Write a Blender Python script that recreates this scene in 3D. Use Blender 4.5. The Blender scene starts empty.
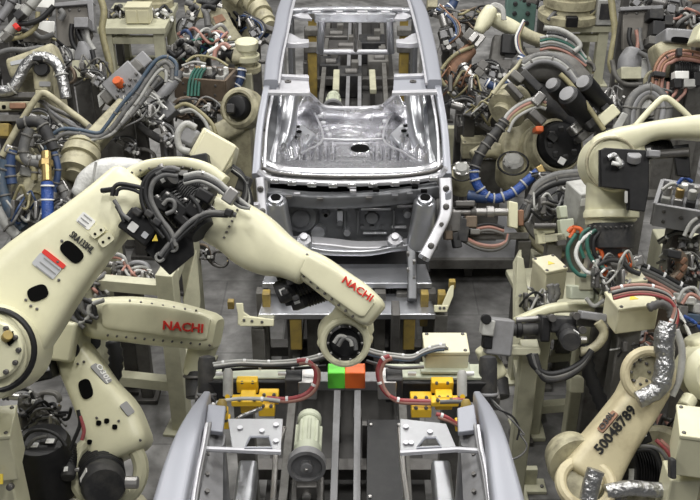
import bpy, math, random
from mathutils import Vector, Matrix
random.seed(7)
SC = bpy.context.scene
COL = SC.collection
PI = math.pi
# ------------------------------------------------------------------ camera
FPX, PITCH, CAMH = 1007.0, math.radians(30), 5.2
cam = bpy.data.cameras.new('camera'); camo = bpy.data.objects.new('camera', cam); COL.objects.link(camo)
cam.sensor_width = 36; cam.lens = FPX / 700 * 36; cam.clip_end = 200
camo.location = (0, 0, CAMH); camo.rotation_euler = (PI / 2 - PITCH, 0, 0)
SC.camera = camo
# ------------------------------------------------------------------ world, lights, exposure
w = bpy.data.worlds.new('world'); SC.world = w; w.use_nodes = True
bg = w.node_tree.nodes['Background']; bg.inputs[0].default_value = (.93, .96, 1, 1); bg.inputs[1].default_value = .08
def lamp(x, y, z, sx, sy, e, col=(1, .98, .94), tilt=0):
    l = bpy.data.lights.new('ceiling_lamp', 'AREA'); l.shape = 'RECTANGLE'; l.size = sx; l.size_y = sy; l.energy = e; l.color = col
    o = bpy.data.objects.new('ceiling_lamp', l); o.location = (x, y, z); o.rotation_euler = (tilt, 0, 0); COL.objects.link(o)
for lx in (-4.5, 0, 4.5):
    for ly in (1.5, 6.5, 11.5, 16.5):
        lamp(lx, ly, 9.0, .55, 2.4, 180)
vs = SC.view_settings
SC.display_settings.display_device = 'sRGB'
vs.view_transform = 'Standard'; vs.look = 'None'; vs.gamma = 1; vs.use_curve_mapping = False
vs.exposure = 0.27
# ------------------------------------------------------------------ materials
def mat(name, col, rough=.5, metal=0, dirt=0, dcol=(.03, .025, .02), scale=6, bump=0, bscale=30, emit=0, rvar=0, spec=.5):
    m = bpy.data.materials.new(name); m.use_nodes = True
    nt = m.node_tree; N = nt.nodes; L = nt.links; b = N['Principled BSDF']
    b.inputs['Base Color'].default_value = (*col, 1); b.inputs['Roughness'].default_value = rough; b.inputs['Metallic'].default_value = metal
    b.inputs['Specular IOR Level'].default_value = spec
    if dirt or bump or rvar:
        g = N.new('ShaderNodeNewGeometry')
    if dirt:
        n = N.new('ShaderNodeTexNoise'); n.inputs['Scale'].default_value = scale; n.inputs['Detail'].default_value = 6; n.inputs['Roughness'].default_value = .65
        L.new(g.outputs['Position'], n.inputs['Vector'])
        r = N.new('ShaderNodeMapRange'); r.inputs[1].default_value = .45; r.inputs[2].default_value = .72; r.inputs[3].default_value = 0; r.inputs[4].default_value = dirt
        L.new(n.outputs[0], r.inputs[0])
        x = N.new('ShaderNodeMix'); x.data_type = 'RGBA'; x.inputs[6].default_value = (*col, 1); x.inputs[7].default_value = (*dcol, 1)
        L.new(r.outputs[0], x.inputs[0]); L.new(x.outputs[2], b.inputs['Base Color'])
    if rvar:
        n = N.new('ShaderNodeTexNoise'); n.inputs['Scale'].default_value = scale * 1.7; L.new(g.outputs['Position'], n.inputs['Vector'])
        r = N.new('ShaderNodeMapRange'); r.inputs[3].default_value = max(.05, rough - rvar); r.inputs[4].default_value = rough + rvar
        L.new(n.outputs[0], r.inputs[0]); L.new(r.outputs[0], b.inputs['Roughness'])
    if bump:
        n = N.new('ShaderNodeTexNoise'); n.inputs['Scale'].default_value = bscale; n.inputs['Detail'].default_value = 3; L.new(g.outputs['Position'], n.inputs['Vector'])
        u = N.new('ShaderNodeBump'); u.inputs['Strength'].default_value = bump; u.inputs['Distance'].default_value = .02
        L.new(n.outputs[0], u.inputs['Height']); L.new(u.outputs[0], b.inputs['Normal'])
    if emit:
        b.inputs['Emission Color'].default_value = (*col, 1); b.inputs['Emission Strength'].default_value = emit
    return m
M = {}
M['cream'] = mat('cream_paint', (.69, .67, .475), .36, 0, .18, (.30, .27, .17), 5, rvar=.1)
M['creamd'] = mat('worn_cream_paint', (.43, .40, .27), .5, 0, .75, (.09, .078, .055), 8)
M['creamg'] = mat('grey_cream_paint', (.50, .49, .36), .5, 0, .35, (.18, .165, .12), 7)
M['box'] = mat('box_cream_paint', (.66, .63, .45), .45, 0, .2, (.3, .26, .15), 6)
M['pale'] = mat('pale_green_paint', (.52, .55, .43), .5, 0, .25, (.2, .2, .15), 7)
M['black'] = mat('black_plastic', (.010, .010, .011), .45, 0, .3, (.04, .038, .036), 12, spec=.35)
M['blackg'] = mat('dusty_black', (.03, .03, .032), .55, 0, .6, (.10, .095, .085), 9, spec=.35)
M['rubber'] = mat('black_cable_sheath', (.016, .016, .017), .5, spec=.4)
M['greyc'] = mat('grey_cable_sheath', (.11, .11, .11), .55, 0, .6, (.24, .23, .21), 14)
M['lgrey'] = mat('pale_grey_cable_sheath', (.40, .40, .38), .5, 0, .5, (.13, .125, .12), 12)
M['white'] = mat('white_plastic', (.78, .78, .75), .45, 0, .1, (.5, .48, .42), 6)
M['silver'] = mat('galvanised_body_panel', (.54, .55, .58), .34, .85, .35, (.34, .35, .38), 5, bump=.03, bscale=6, rvar=.1)
M['shine'] = mat('bright_pressed_steel', (.74, .74, .77), .25, .88, .3, (.52, .52, .55), 4, bump=.02, bscale=4, rvar=.08)
M['satin'] = mat('satin_body_side', (.30, .31, .35), .42, .2, .12, (.25, .26, .30), 3)
M['flange'] = mat('pale_zinc_flange', (.54, .54, .57), .42, .5, .35, (.30, .30, .32), 12)
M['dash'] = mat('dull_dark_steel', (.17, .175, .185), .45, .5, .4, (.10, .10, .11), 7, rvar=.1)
M['steel'] = mat('machined_steel', (.42, .41, .40), .38, .85, .4, (.15, .14, .13), 8, rvar=.1)
M['dsteel'] = mat('grimy_dark_steel', (.14, .135, .13), .5, .6, .6, (.05, .045, .04), 8)
M['iron'] = mat('grimy_grey_paint', (.16, .155, .145), .6, .15, .7, (.05, .044, .036), 8)
M['midg'] = mat('mid_grey_paint', (.25, .25, .26), .5, .1, .5, (.10, .095, .088), 6)
M['plate'] = mat('brown_grey_plate', (.15, .14, .125), .55, .3, .4, (.08, .07, .06), 5)
M['bracketg'] = mat('grey_bracket_steel', (.34, .345, .36), .42, .5, .4, (.22, .22, .23), 6)
M['tan'] = mat('worn_dimmed_tan_cream', (.60, .535, .35), .42, 0, .4, (.24, .18, .10), 7, rvar=.1)  # worn cream, with the lower light also put into its tan colour
M['bed'] = mat('shade_dark_bed', (.05, .048, .046), .6, .1, .6, (.022, .02, .019), 5)  # dark colour imitates the shade under the car bodies
M['brown'] = mat('oily_brown_steel', (.17, .13, .095), .5, .4, .6, (.06, .05, .04), 9)
M['rust'] = mat('rusty_copper_plate', (.26, .14, .085), .5, .4, .6, (.09, .065, .05), 10)
M['brass'] = mat('brass_fitting', (.45, .33, .14), .4, .8, .4, (.2, .14, .07), 9)
M['yellow'] = mat('yellow_clamp_paint', (.80, .50, .02), .42, 0, .25, (.4, .25, .03), 9)
M['ochre'] = mat('grimy_yellow_paint', (.34, .245, .06), .55, 0, .7, (.11, .085, .05), 9)
M['orange'] = mat('orange_plastic', (.70, .13, .03), .45, 0, .4, (.3, .08, .03), 9)
M['tango'] = mat('bright_orange_block', (.95, .17, .02), .45)
M['green'] = mat('bright_green_block', (.16, .85, .06), .45)
M['blue'] = mat('blue_hose_sleeve', (.025, .075, .30), .45, 0, .5, (.04, .05, .10), 14, bump=.5, bscale=60)
M['dblue'] = mat('dark_blue_hose', (.03, .06, .15), .5, 0, .5, (.08, .085, .09), 14)
M['sblue'] = mat('steel_blue_hose', (.05, .082, .125), .5, 0, .7, (.13, .13, .13), 14)
M['red'] = mat('red_hose', (.33, .05, .055), .45, 0, .4, (.4, .24, .24), 14)
M['pink'] = mat('dusty_pink_hose', (.38, .19, .15), .5, 0, .6, (.20, .16, .14), 14)
M['gh'] = mat('green_hose', (.03, .14, .105), .5, 0, .5, (.09, .11, .1), 14)
M['ygh'] = mat('yellowed_hose', (.30, .27, .15), .55, 0, .6, (.13, .115, .075), 14)
M['foil'] = mat('crumpled_foil_sleeve', (.46, .46, .46), .33, .9, .5, (.18, .18, .18), 12, bump=1.0, bscale=28)
M['bag'] = mat('white_plastic_wrap', (.62, .62, .60), .42, 0, .4, (.35, .35, .33), 9, bump=1.0, bscale=14)
M['lred'] = mat('red_lettering', (.65, .03, .02), .5)
M['ink'] = mat('black_lettering', (.015, .015, .015), .5)
M['gink'] = mat('grey_print', (.25, .25, .25), .5)
M['label'] = mat('white_sticker', (.72, .72, .70), .5, 0, .2, (.5, .5, .47), 20)
M['lgl'] = mat('grey_sticker', (.45, .46, .48), .5)
M['ywarn'] = mat('yellow_sticker', (.80, .60, .08), .5)
M['teal'] = mat('teal_box_paint', (.14, .24, .21), .5, 0, .3, (.08, .12, .1), 9)
M['hole'] = mat('recess_shade', (.004, .004, .004), .8, spec=.05)  # matte black imitating the shade inside holes and recesses
M['zip'] = mat('white_tie', (.8, .8, .8), .5)
# ------------------------------------------------------------------ coordinates
CAM = Vector((0, 0, CAMH)); AX = Vector((1, 0, 0)); AU = Vector((0, math.sin(PITCH), math.cos(PITCH))); AF = Vector((0, math.cos(PITCH), -math.sin(PITCH)))
UP = Vector((0, 0, 1))
def ray(x, y): return AX * ((x - 350) / FPX) + AU * ((250 - y) / FPX) + AF
def P(x, y, t): return CAM + ray(x, y) * t
def PZ(x, y, z): r = ray(x, y); return CAM + r * ((z - CAMH) / r.z)
def PY(x, y, Y): r = ray(x, y); return CAM + r * (Y / r.y)
def dep(p): return (p - CAM).dot(AF)
def V(p, t=None):
    if isinstance(p, Vector): return p
    return P(p[0], p[1], p[2] if len(p) > 2 else t)
# ------------------------------------------------------------------ mesh builder
class MB:
    def __init__(s): s.v = []; s.f = []
    def add(s, vs, fs):
        o = len(s.v); s.v += [Vector(a) for a in vs]; s.f += [[i + o for i in f] for f in fs]; return s
    def box(s, c, size, R=None):
        R = R or Matrix.Identity(3); hx, hy, hz = size[0] / 2, size[1] / 2, size[2] / 2
        vs = [c + R @ Vector((x * hx, y * hy, z * hz)) for x in (-1, 1) for y in (-1, 1) for z in (-1, 1)]
        return s.add(vs, [(0, 1, 3, 2), (4, 6, 7, 5), (0, 4, 5, 1), (2, 3, 7, 6), (0, 2, 6, 4), (1, 5, 7, 3)])
    def loft(s, secs, closed=True):
        n = len(secs[0]); vs = [p for c in secs for p in c]; fs = []
        for k in range(len(secs) - 1):
            for i in range(n):
                j = (i + 1) % n; fs.append((k * n + i, k * n + j, k * n + n + j, k * n + n + i))
        if closed: fs += [tuple(range(n - 1, -1, -1)), tuple((len(secs) - 1) * n + i for i in range(n))]
        return s.add(vs, fs)
    def lathe(s, o, axis, prof, n=24):
        a = axis.normalized(); u = a.orthogonal().normalized(); v = a.cross(u)
        secs = [[o + a * h + (u * math.cos(2 * PI * i / n) + v * math.sin(2 * PI * i / n)) * max(r, 1e-4) for i in range(n)] for r, h in prof]
        return s.loft(secs)
    def cyl(s, p0, p1, r0, r1=None, n=20, ch=.12):
        r1 = r0 if r1 is None else r1; L = (p1 - p0).length; c = min(ch * r0, L * .2)
        return s.lathe(p0, p1 - p0, [(r0 - c, 0), (r0, c), (r1, L - c), (r1 - c, L)], n)
    def ring(s, c, axis, R, r, n=28, k=8):
        a = axis.normalized(); u = a.orthogonal().normalized(); v = a.cross(u); secs = []
        for i in range(n):
            d = u * math.cos(2 * PI * i / n) + v * math.sin(2 * PI * i / n)
            secs.append([c + d * (R + r * math.cos(2 * PI * j / k)) + a * (r * math.sin(2 * PI * j / k)) for j in range(k)])
        secs.append(secs[0]); return s.loft(secs, False)
    def tube(s, pts, r, n=8, flat=1):
        T = [(pts[min(i + 1, len(pts) - 1)] - pts[max(i - 1, 0)]).normalized() for i in range(len(pts))]
        u = T[0].orthogonal().normalized(); secs = []
        for i, p in enumerate(pts):
            u = (u - T[i] * u.dot(T[i])).normalized(); v = T[i].cross(u); q = r[i] if isinstance(r, (list, tuple)) else r
            secs.append([p + u * (q * math.cos(2 * PI * j / n)) + v * (q * flat * math.sin(2 * PI * j / n)) for j in range(n)])
        return s.loft(secs)
    def plate(s, pts, th, nrm=None):
        if nrm is None:
            nrm = Vector((0, 0, 0))
            for i in range(len(pts)): nrm += pts[i].cross(pts[(i + 1) % len(pts)])
        nrm = nrm.normalized(); n = len(pts)
        return s.loft([[p - nrm * th / 2 for p in pts], [p + nrm * th / 2 for p in pts]])
    def plate_hole(s, out, inn, th):
        nrm = (out[1] - out[0]).cross(out[2] - out[1]).normalized(); n = len(out); vs = []
        for off in (-th / 2, th / 2):
            vs += [p + nrm * off for p in out] + [p + nrm * off for p in inn]
        fs = []
        for i in range(n):
            j = (i + 1) % n
            fs += [(i, n + i, n + j, j), (2 * n + i, 2 * n + j, 3 * n + j, 3 * n + i), (i, j, 2 * n + j, 2 * n + i), (n + i, 3 * n + i, 3 * n + j, n + j)]
        return s.add(vs, fs)
    def build(s, name, m, parent=None, bev=0, ang=35, wseg=2):
        me = bpy.data.meshes.new(name); me.from_pydata([tuple(v) for v in s.v], [], s.f); me.validate(); me.update()
        import bmesh
        b = bmesh.new(); b.from_mesh(me); bmesh.ops.recalc_face_normals(b, faces=b.faces); b.to_mesh(me); b.free()
        for p in me.polygons: p.use_smooth = True
        me.set_sharp_from_angle(angle=math.radians(ang))
        me.materials.append(M[m] if isinstance(m, str) else m)
        o = bpy.data.objects.new(name, me); COL.objects.link(o)
        if parent: o.parent = parent
        if bev:
            d = o.modifiers.new('edge', 'BEVEL'); d.width = bev; d.segments = wseg; d.limit_method = 'ANGLE'; d.angle_limit = math.radians(40)
        return o
# ------------------------------------------------------------------ things
ROOTS = []
def thing(name, label, cat, group=None):
    o = bpy.data.objects.new(name, None); o.empty_display_size = .1; COL.objects.link(o)
    o['label'] = label; o['category'] = cat
    if group: o['group'] = group
    ROOTS.append(o); return o
def tag(o, label, cat, group=None):
    o['label'] = label; o['category'] = cat
    if group: o['group'] = group
    ROOTS.append(o); return o
def struct(o): o['kind'] = 'structure'; return o
def settle():
    for r in ROOTS:
        if r.get('_set'): continue
        ms = [r] if r.type == 'MESH' else []
        st = list(r.children)
        while st:
            c = st.pop(); st += list(c.children); ms.append(c)
        pts = [v.co for m in ms for v in m.data.vertices]
        if not pts: continue
        lo = [min(p[i] for p in pts) for i in range(3)]; hi = [max(p[i] for p in pts) for i in range(3)]
        loc = Vector(((lo[0] + hi[0]) / 2, (lo[1] + hi[1]) / 2, lo[2]))
        for m in ms: m.data.transform(Matrix.Translation(-loc))
        r.location = loc
# ------------------------------------------------------------------ shape helpers (points are photo px + distance, or world vectors)
def smooth(pts, k=5):
    if len(pts) < 3: return pts
    q = [2 * pts[0] - pts[1]] + list(pts) + [2 * pts[-1] - pts[-2]]; out = []
    for i in range(1, len(q) - 2):
        a, b, c, d = q[i - 1:i + 3]
        for j in range(k):
            t = j / k; out.append(.5 * ((2 * b) + (c - a) * t + (2 * a - 5 * b + 4 * c - d) * t * t + (3 * b - a - 3 * c + d) * t ** 3))
    out.append(pts[-1]); return out
def hose(root, name, pts, t, r, m, n=8, k=5, bands=0, bm='zip', label=None):
    """r in metres"""
    q = smooth([V(p, t) for p in pts], k); b = MB().tube(q, r, n); o = b.build(name, m, root, ang=60)
    if bands:
        for i in range(bands):
            j = int((i + .5) / bands * (len(q) - 1)); d = (q[min(j + 1, len(q) - 1)] - q[max(j - 1, 0)]).normalized()
            MB().cyl(q[j] - d * .008, q[j] + d * .008, r * 1.25, n=n).build('clamp_band', bm, o)
    return o
def convo(root, name, pts, t, r, m, pitch=.028):
    """corrugated hose"""
    q = smooth([V(p, t) for p in pts], 6); L = [0]
    for i in range(1, len(q)): L.append(L[-1] + (q[i] - q[i - 1]).length)
    n = max(6, int(L[-1] / pitch) * 2); out = []; rad = []; j = 0
    for i in range(n + 1):
        s = L[-1] * i / n
        while j < len(L) - 2 and L[j + 1] < s: j += 1
        f = (s - L[j]) / max(1e-6, L[j + 1] - L[j]); out.append(q[j].lerp(q[j + 1], min(1, f))); rad.append(r * (1.0 if i % 2 else .8))
    return MB().tube(out, rad, 10).build(name, m, root, ang=80)
def se(a, n):
    c, s = math.cos(a), math.sin(a); return math.copysign(abs(c) ** (2 / n), c), math.copysign(abs(s) ** (2 / n), s)
def arm(root, name, sp, t, d, m, n=4.5, cap=.25, seg=28, up=None, k=4, bev=0):
    """sp: (x, y, width px); t one distance or (start, end); d thickness in metres"""
    N = len(sp); tt = [t if not isinstance(t, tuple) else t[0] + (t[1] - t[0]) * i / (N - 1) for i in range(N)]
    c = smooth([P(s[0], s[1], tt[i]) for i, s in enumerate(sp)], k)
    ws = smooth([Vector((s[2] * tt[i] / FPX, d[i] if isinstance(d, (list, tuple)) else d, 0)) for i, s in enumerate(sp)], k)
    secs = []; K = len(c)
    for i in range(K):
        T = (c[min(i + 1, K - 1)] - c[max(i - 1, 0)]).normalized(); W = T.cross(up or AF).normalized(); D = W.cross(T)
        def sec(p, f, g=1):
            r = []
            for j in range(seg):
                x, y = se(2 * PI * j / seg, n); r.append(p + W * (ws[i].x / 2 * x * f) + D * (ws[i].y / 2 * y * f * g))
            return r
        e = ws[i].x * cap
        if i == 0: secs += [sec(c[0] - T * e, .72, 1.0), sec(c[0] - T * e * .8, .86), sec(c[0] - T * e * .45, .96)]
        secs.append(sec(c[i], 1))
        if i == K - 1: secs += [sec(c[i] + T * e * .45, .96), sec(c[i] + T * e * .8, .86), sec(c[i] + T * e, .72)]
    return MB().loft(secs).build(name, m, root, ang=40)
def mpp(t): return t / FPX
def cylp(root, name, a, b, rpx, m, t=None, r1=None, n=20, ch=.12):
    pa, pb = V(a, t), V(b, t); s = mpp(dep(pa)); return MB().cyl(pa, pb, rpx * s, None if r1 is None else r1 * s, n, ch).build(name, m, root)
def disc(root, name, c, rpx, th, m, t=None, ax=None, n=28, ch=.1):
    """disc of thickness th metres centred on c; ax = axis (default towards the camera)"""
    p = V(c, t); a = (ax or -AF).normalized(); s = mpp(dep(p)); return MB().cyl(p - a * th / 2, p + a * th / 2, rpx * s, None, n, ch).build(name, m, root)
def frame(ang=0, tilt=0):
    """axes lying in the picture's tilt plane turned by ang degrees (clockwise in the picture)"""
    a = math.radians(ang); x = AX * math.cos(a) - AU * math.sin(a); y = AX * math.sin(a) + AU * math.cos(a)
    R = Matrix((x, y, -AF)).transposed()
    return R @ Matrix.Rotation(math.radians(tilt), 3, 'X') if tilt else R
def boxc(root, name, c, wpx, hpx, d, m, t=None, ang=0, tilt=0, bev=.008):
    p = V(c, t); s = mpp(dep(p)); return MB().box(p, (wpx * s, hpx * s, d), frame(ang, tilt)).build(name, m, root, bev)
def boxw(root, name, c, size, m, yaw=0, t=None, bev=.008):
    """upright box, centre c, size in metres, yaw degrees"""
    return MB().box(V(c, t), size, Matrix.Rotation(math.radians(yaw), 3, 'Z')).build(name, m, root, bev)
def poly(root, name, pts, th, m, t=None, bev=0):
    return MB().plate([V(p, t) for p in pts], th).build(name, m, root, bev)
def bolts(root, pts, t, r, m='dsteel', ax=None, name='bolt', h=.012):
    a = (ax or -AF).normalized()
    for p in pts:
        q = V(p, t); MB().lathe(q - a * h * .3, a, [(r, 0), (r, h * .8), (r * .7, h)], 8).build(name, m, root)
def motor(root, a, b, rpx, t=None, m='black', label=True, plug=True):
    """servo motor from mounting face a to rear cap b"""
    pa, pb = V(a, t), V(b, t); d = pb - pa; L = d.length; d.normalize(); r = rpx * mpp(dep(pa))
    pr = [(r, 0), (r, L * .08), (r * .88, L * .1)]
    k = 7
    for i in range(k):
        h = L * (.12 + .5 * i / k); pr += [(r * .88, h), (r * .97, h + L * .015), (r * .97, h + L * .04), (r * .88, h + L * .055)]
    pr += [(r * .9, L * .68), (r * .9, L * .7)]
    o = MB().lathe(pa, d, pr, 20).build('motor', m, root, ang=30)
    MB().lathe(pa + d * L * .7, d, [(r * .92, 0), (r * .92, L * .22), (r * .8, L * .3), (r * .45, L * .3)], 20).build('end_cap', 'blackg' if m == 'black' else m, o)
    side = d.cross(AF).normalized() if abs(d.dot(AF)) < .9 else AX
    nr = (-AF + d * AF.dot(d)).normalized()
    if plug: MB().cyl(pa + d * L * .8 + side * r * .7, pa + d * L * .8 + side * r * 1.45, r * .26, n=10).build('plug', 'steel', o)
    if label:
        R = Matrix((d, nr.cross(d), nr)).transposed(); MB().box(pa + d * L * .84 + nr * r * .9, (L * .14, r * .5, .006), R).build('sticker', 'label', o)
    return o
def text(root, name, s, a, b, hpx, m, t, off=0.0, gap=None):
    """lettering from photo point a (baseline start) to b (baseline end), height in px"""
    cu = bpy.data.curves.new('t', 'FONT'); cu.body = s; cu.size = 1; cu.extrude = .004; cu.offset = .022; cu.resolution_u = 2
    o = bpy.data.objects.new('t', cu); COL.objects.link(o); dg = bpy.context.evaluated_depsgraph_get(); dg.update()
    me = bpy.data.meshes.new_from_object(o.evaluated_get(dg)); bpy.data.objects.remove(o); bpy.data.curves.remove(cu)
    xs = [v.co.x for v in me.vertices]; ys = [v.co.y for v in me.vertices]; x0, x1, y0, y1 = min(xs), max(xs), min(ys), max(ys)
    if isinstance(t, bpy.types.Object):
        (pa, na), (pb, nb), (pm, nm) = hit(t, a), hit(t, b), hit(t, ((a[0] + b[0]) / 2, (a[1] + b[1]) / 2)); ux = pb - pa; ux.normalize(); L = (pb - pa).length
        nn = (nm - ux * nm.dot(ux)).normalized(); lift = max(0, (pm - (pa + pb) / 2).dot(nn)); pa = pa + nn * lift; off += .003
    else:
        pa, pb = V(a, t), V(b, t); ux = (pb - pa); L = ux.length; ux.normalize(); nn = (-AF + ux * AF.dot(ux)).normalized()
    uy = nn.cross(ux); h = hpx * mpp(dep(pa))
    for v in me.vertices:
        q = v.co.copy(); v.co = pa + ux * ((q.x - x0) / (x1 - x0) * L) + uy * ((q.y - y0) / (y1 - y0) * h) + nn * (off + q.z)
    me.name = name; me.materials.append(M[m]); o = bpy.data.objects.new(name, me); COL.objects.link(o); o.parent = root
    return o
_BV = {}
def hit(o, c):
    """point and normal where the sight line through photo point c meets object o"""
    from mathutils.bvhtree import BVHTree
    if o.name not in _BV: _BV[o.name] = BVHTree.FromPolygons([v.co.copy() for v in o.data.vertices], [tuple(p.vertices) for p in o.data.polygons])
    h = _BV[o.name].ray_cast(CAM, ray(c[0], c[1]).normalized())
    if h[0] is None:
        h = _BV[o.name].find_nearest(P(c[0], c[1], dep(o.data.vertices[0].co)))
    n = h[1].normalized()
    return h[0], (n if n.dot(AF) < 0 else -n)
def face(n, ang):
    a = math.radians(ang); x = AX * math.cos(a) - AU * math.sin(a); x = (x - n * x.dot(n)).normalized(); return Matrix((x, n.cross(x), n)).transposed()
def sbolts(o, pts, r=.008, m='dsteel', h=.012, name='bolt'):
    """bolt heads seated on the surface of o"""
    for c in pts:
        p, n = hit(o, c); MB().lathe(p - n * .004, n, [(r, 0), (r, h * .8 + .004), (r * .6, h + .004)], 8).build(name, m, o)
def window(root, name, c, w_, h_, ang, t, m='hole', d=.012, n=3):
    """rounded sticker, pad or black patch imitating a shaded recess, seated on a surface (object t) or at distance t"""
    if isinstance(t, bpy.types.Object): p, nn = hit(t, c); R = face(nn, ang); p = p + nn * d * .3
    else: p = P(c[0], c[1], t); R = frame(ang)
    s = mpp(dep(p)); pts = []
    for i in range(28):
        x, y = se(2 * PI * i / 28, n); pts.append(p + R @ Vector((x * w_ / 2 * s, y * h_ / 2 * s, 0)))
    return MB().plate(pts, d).build(name, m, root)
def jbox(root, c, size, m='box', yaw=0, t=None, name='body', warn=False, screws=True, gland=True, lid_front=False):
    """junction box: body, lid with four screws, cable gland, optional warning sticker; adds parts to root"""
    p = V(c, t); R = Matrix.Rotation(math.radians(yaw), 3, 'Z'); sx, sy, sz = size
    MB().box(p, (sx, sy, sz), R).build(name, m, root, .01)
    lid = MB().box(p + Vector((0, 0, sz / 2 + .01)), (sx * 1.04, sy * 1.04, .025), R).build('lid', m, root, .006)
    if screws:
        for i in (-1, 1):
            for j in (-1, 1):
                MB().lathe(p + R @ Vector((i * sx * .42, j * sy * .42, sz / 2 + .02)), UP, [(.012, 0), (.012, .006), (.008, .01)], 8).build('screw', 'dsteel', lid)
    if gland:
        q = p + R @ Vector((sx * .25, -sy / 2, -sz * .2)); MB().cyl(q, q + R @ Vector((0, -.05, 0)), min(.03, sx * .15), n=10).build('cable_gland', 'greyc', root)
    if warn:
        q = p + Vector((0, 0, sz / 2 + .024)); w_ = min(sx, sy) * .3
        MB().plate([q + R @ Vector((-w_ / 2, -w_ * .4, 0)), q + R @ Vector((w_ / 2, -w_ * .4, 0)), q + R @ Vector((0, w_ * .5, 0))], .003).build('warning_sticker', 'ywarn', lid)
def stand(root, corners, z, m='creamg', leg=.09, rails=(.35,), top=True, foot=True, topth=.07, z0=0):
    """machine stand on four floor points (world xy)"""
    cs = [Vector((c[0], c[1], 0)) for c in corners]; ce = sum(cs, Vector()) / 4
    ya = math.atan2(cs[1].y - cs[0].y, cs[1].x - cs[0].x); R = Matrix.Rotation(ya, 3, 'Z')
    for c in cs:
        l = MB().box(c + UP * (z / 2 + z0), (leg, leg, z), R).build('leg', m, root, .006)
        if foot: MB().box(c + UP * (.012 + z0), (leg * 1.9, leg * 1.9, .024), R).build('foot_plate', m, l, .003)
    for h in rails:
        for i in range(4):
            a, b = cs[i], cs[(i + 1) % 4]; d = b - a; R2 = Matrix.Rotation(math.atan2(d.y, d.x), 3, 'Z')
            MB().box((a + b) / 2 + UP * (z * h + z0), (d.length - leg, leg * .7, leg * .7), R2).build('rail', m, root, .004)
    if top:
        sx = (cs[1] - cs[0]).length + leg * 1.6; sy = (cs[3] - cs[0]).length + leg * 1.6
        MB().box(ce + UP * (z + topth / 2 + z0), (sx, sy, topth), R).build('top_plate', m, root, .008)
def bundle(name, label, cat, paths, t, r, mats, group=None, ties=0):
    """several cables strapped together: one thing, each cable a part"""
    g = thing(name, label, cat, group)
    for i, p in enumerate(paths):
        hose(g, 'cable', p, t, r if not isinstance(r, list) else r[i], mats[i % len(mats)], bands=ties if i == 0 else 0)
    return g
def fan(pts, n, sx, sy):
    """n copies of a path, each shifted by (sx, sy) px"""
    return [[(p[0] + sx * (i - (n - 1) / 2), p[1] + sy * (i - (n - 1) / 2)) + tuple(p[2:]) for p in pts] for i in range(n)]
# ================================================================== floor
def floor_mat():
    m = bpy.data.materials.new('factory_floor'); m.use_nodes = True; nt = m.node_tree; N = nt.nodes; L = nt.links; b = N['Principled BSDF']
    g = N.new('ShaderNodeNewGeometry')
    n = N.new('ShaderNodeTexNoise'); n.inputs['Scale'].default_value = 1.3; n.inputs['Detail'].default_value = 8; n.inputs['Roughness'].default_value = .6; n.inputs['Distortion'].default_value = .8
    L.new(g.outputs['Position'], n.inputs['Vector'])
    c = N.new('ShaderNodeValToRGB'); e = c.color_ramp.elements; e[0].position = .34; e[0].color = (.095, .093, .09, 1); e[1].position = .66; e[1].color = (.33, .325, .32, 1)
    L.new(n.outputs[0], c.inputs[0])
    k = N.new('ShaderNodeTexBrick'); k.inputs['Scale'].default_value = 1; k.inputs['Brick Width'].default_value = 1.2; k.inputs['Row Height'].default_value = .6; k.inputs['Mortar Size'].default_value = .008
    k.inputs['Color1'].default_value = (.82, .82, .82, 1); k.inputs['Color2'].default_value = (1, 1, 1, 1); k.inputs['Mortar'].default_value = (.55, .55, .55, 1)
    L.new(g.outputs['Position'], k.inputs['Vector'])
    x = N.new('ShaderNodeMix'); x.data_type = 'RGBA'; x.blend_type = 'MULTIPLY'; x.inputs[0].default_value = .8
    L.new(c.outputs[0], x.inputs[6]); L.new(k.outputs[0], x.inputs[7])
    n2 = N.new('ShaderNodeTexNoise'); n2.inputs['Scale'].default_value = 9; n2.inputs['Detail'].default_value = 5; L.new(g.outputs['Position'], n2.inputs['Vector'])
    r = N.new('ShaderNodeMapRange'); r.inputs[1].default_value = .3; r.inputs[2].default_value = .7; r.inputs[3].default_value = .7; r.inputs[4].default_value = 1.15; L.new(n2.outputs[0], r.inputs[0])
    y = N.new('ShaderNodeMix'); y.data_type = 'RGBA'; y.blend_type = 'MULTIPLY'; y.inputs[0].default_value = 1
    L.new(x.outputs[2], y.inputs[6]); L.new(r.outputs[0], y.inputs[7]); L.new(y.outputs[2], b.inputs['Base Color'])
    b.inputs['Roughness'].default_value = .5
    return m
fl = MB().box(Vector((0, 14, -.05)), (30, 34, .1)).build('floor', floor_mat()); struct(fl)
# ================================================================== conveyor
def cx(Y): return -.085 + .0106 * Y
for i, (dx, r) in enumerate(((-.078, .022), (.078, .022))):
    t_ = thing('conveyor_rail', ('long grey conveyor rail running under the car bodies on the side of the round pulley' if i == 0 else 'long grey conveyor rail running under the car bodies on the side of the black cover'), 'rail', 'conveyor rails')
    MB().box(Vector((cx(9.5) + dx, 9.5, .35)), (.05, 14, .07), Matrix.Rotation(-.0106, 3, 'Z')).build('rail_bar', 'midg', t_, .004)
    for y in range(4, 17, 2): MB().box(Vector((cx(y) + dx, y, .155)), (.06, .1, .31)).build('rail_post', 'dsteel', t_)
for i, (s, l) in enumerate(((-1, 'dark conveyor bed channel beside the round pulley'), (1, 'dark conveyor bed channel beside the black cover'))):
    t_ = thing('conveyor_channel', l, 'channel', 'conveyor bed channels')
    MB().box(Vector((cx(9.5) + s * .42, 9.5, .30)), (.06, 14, .14), Matrix.Rotation(-.0106, 3, 'Z')).build('channel_bar', 'iron', t_, .004)
    for y in range(4, 17, 2): MB().box(Vector((cx(y) + s * .42, y, .115)), (.08, .12, .23)).build('channel_foot', 'dsteel', t_)
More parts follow.
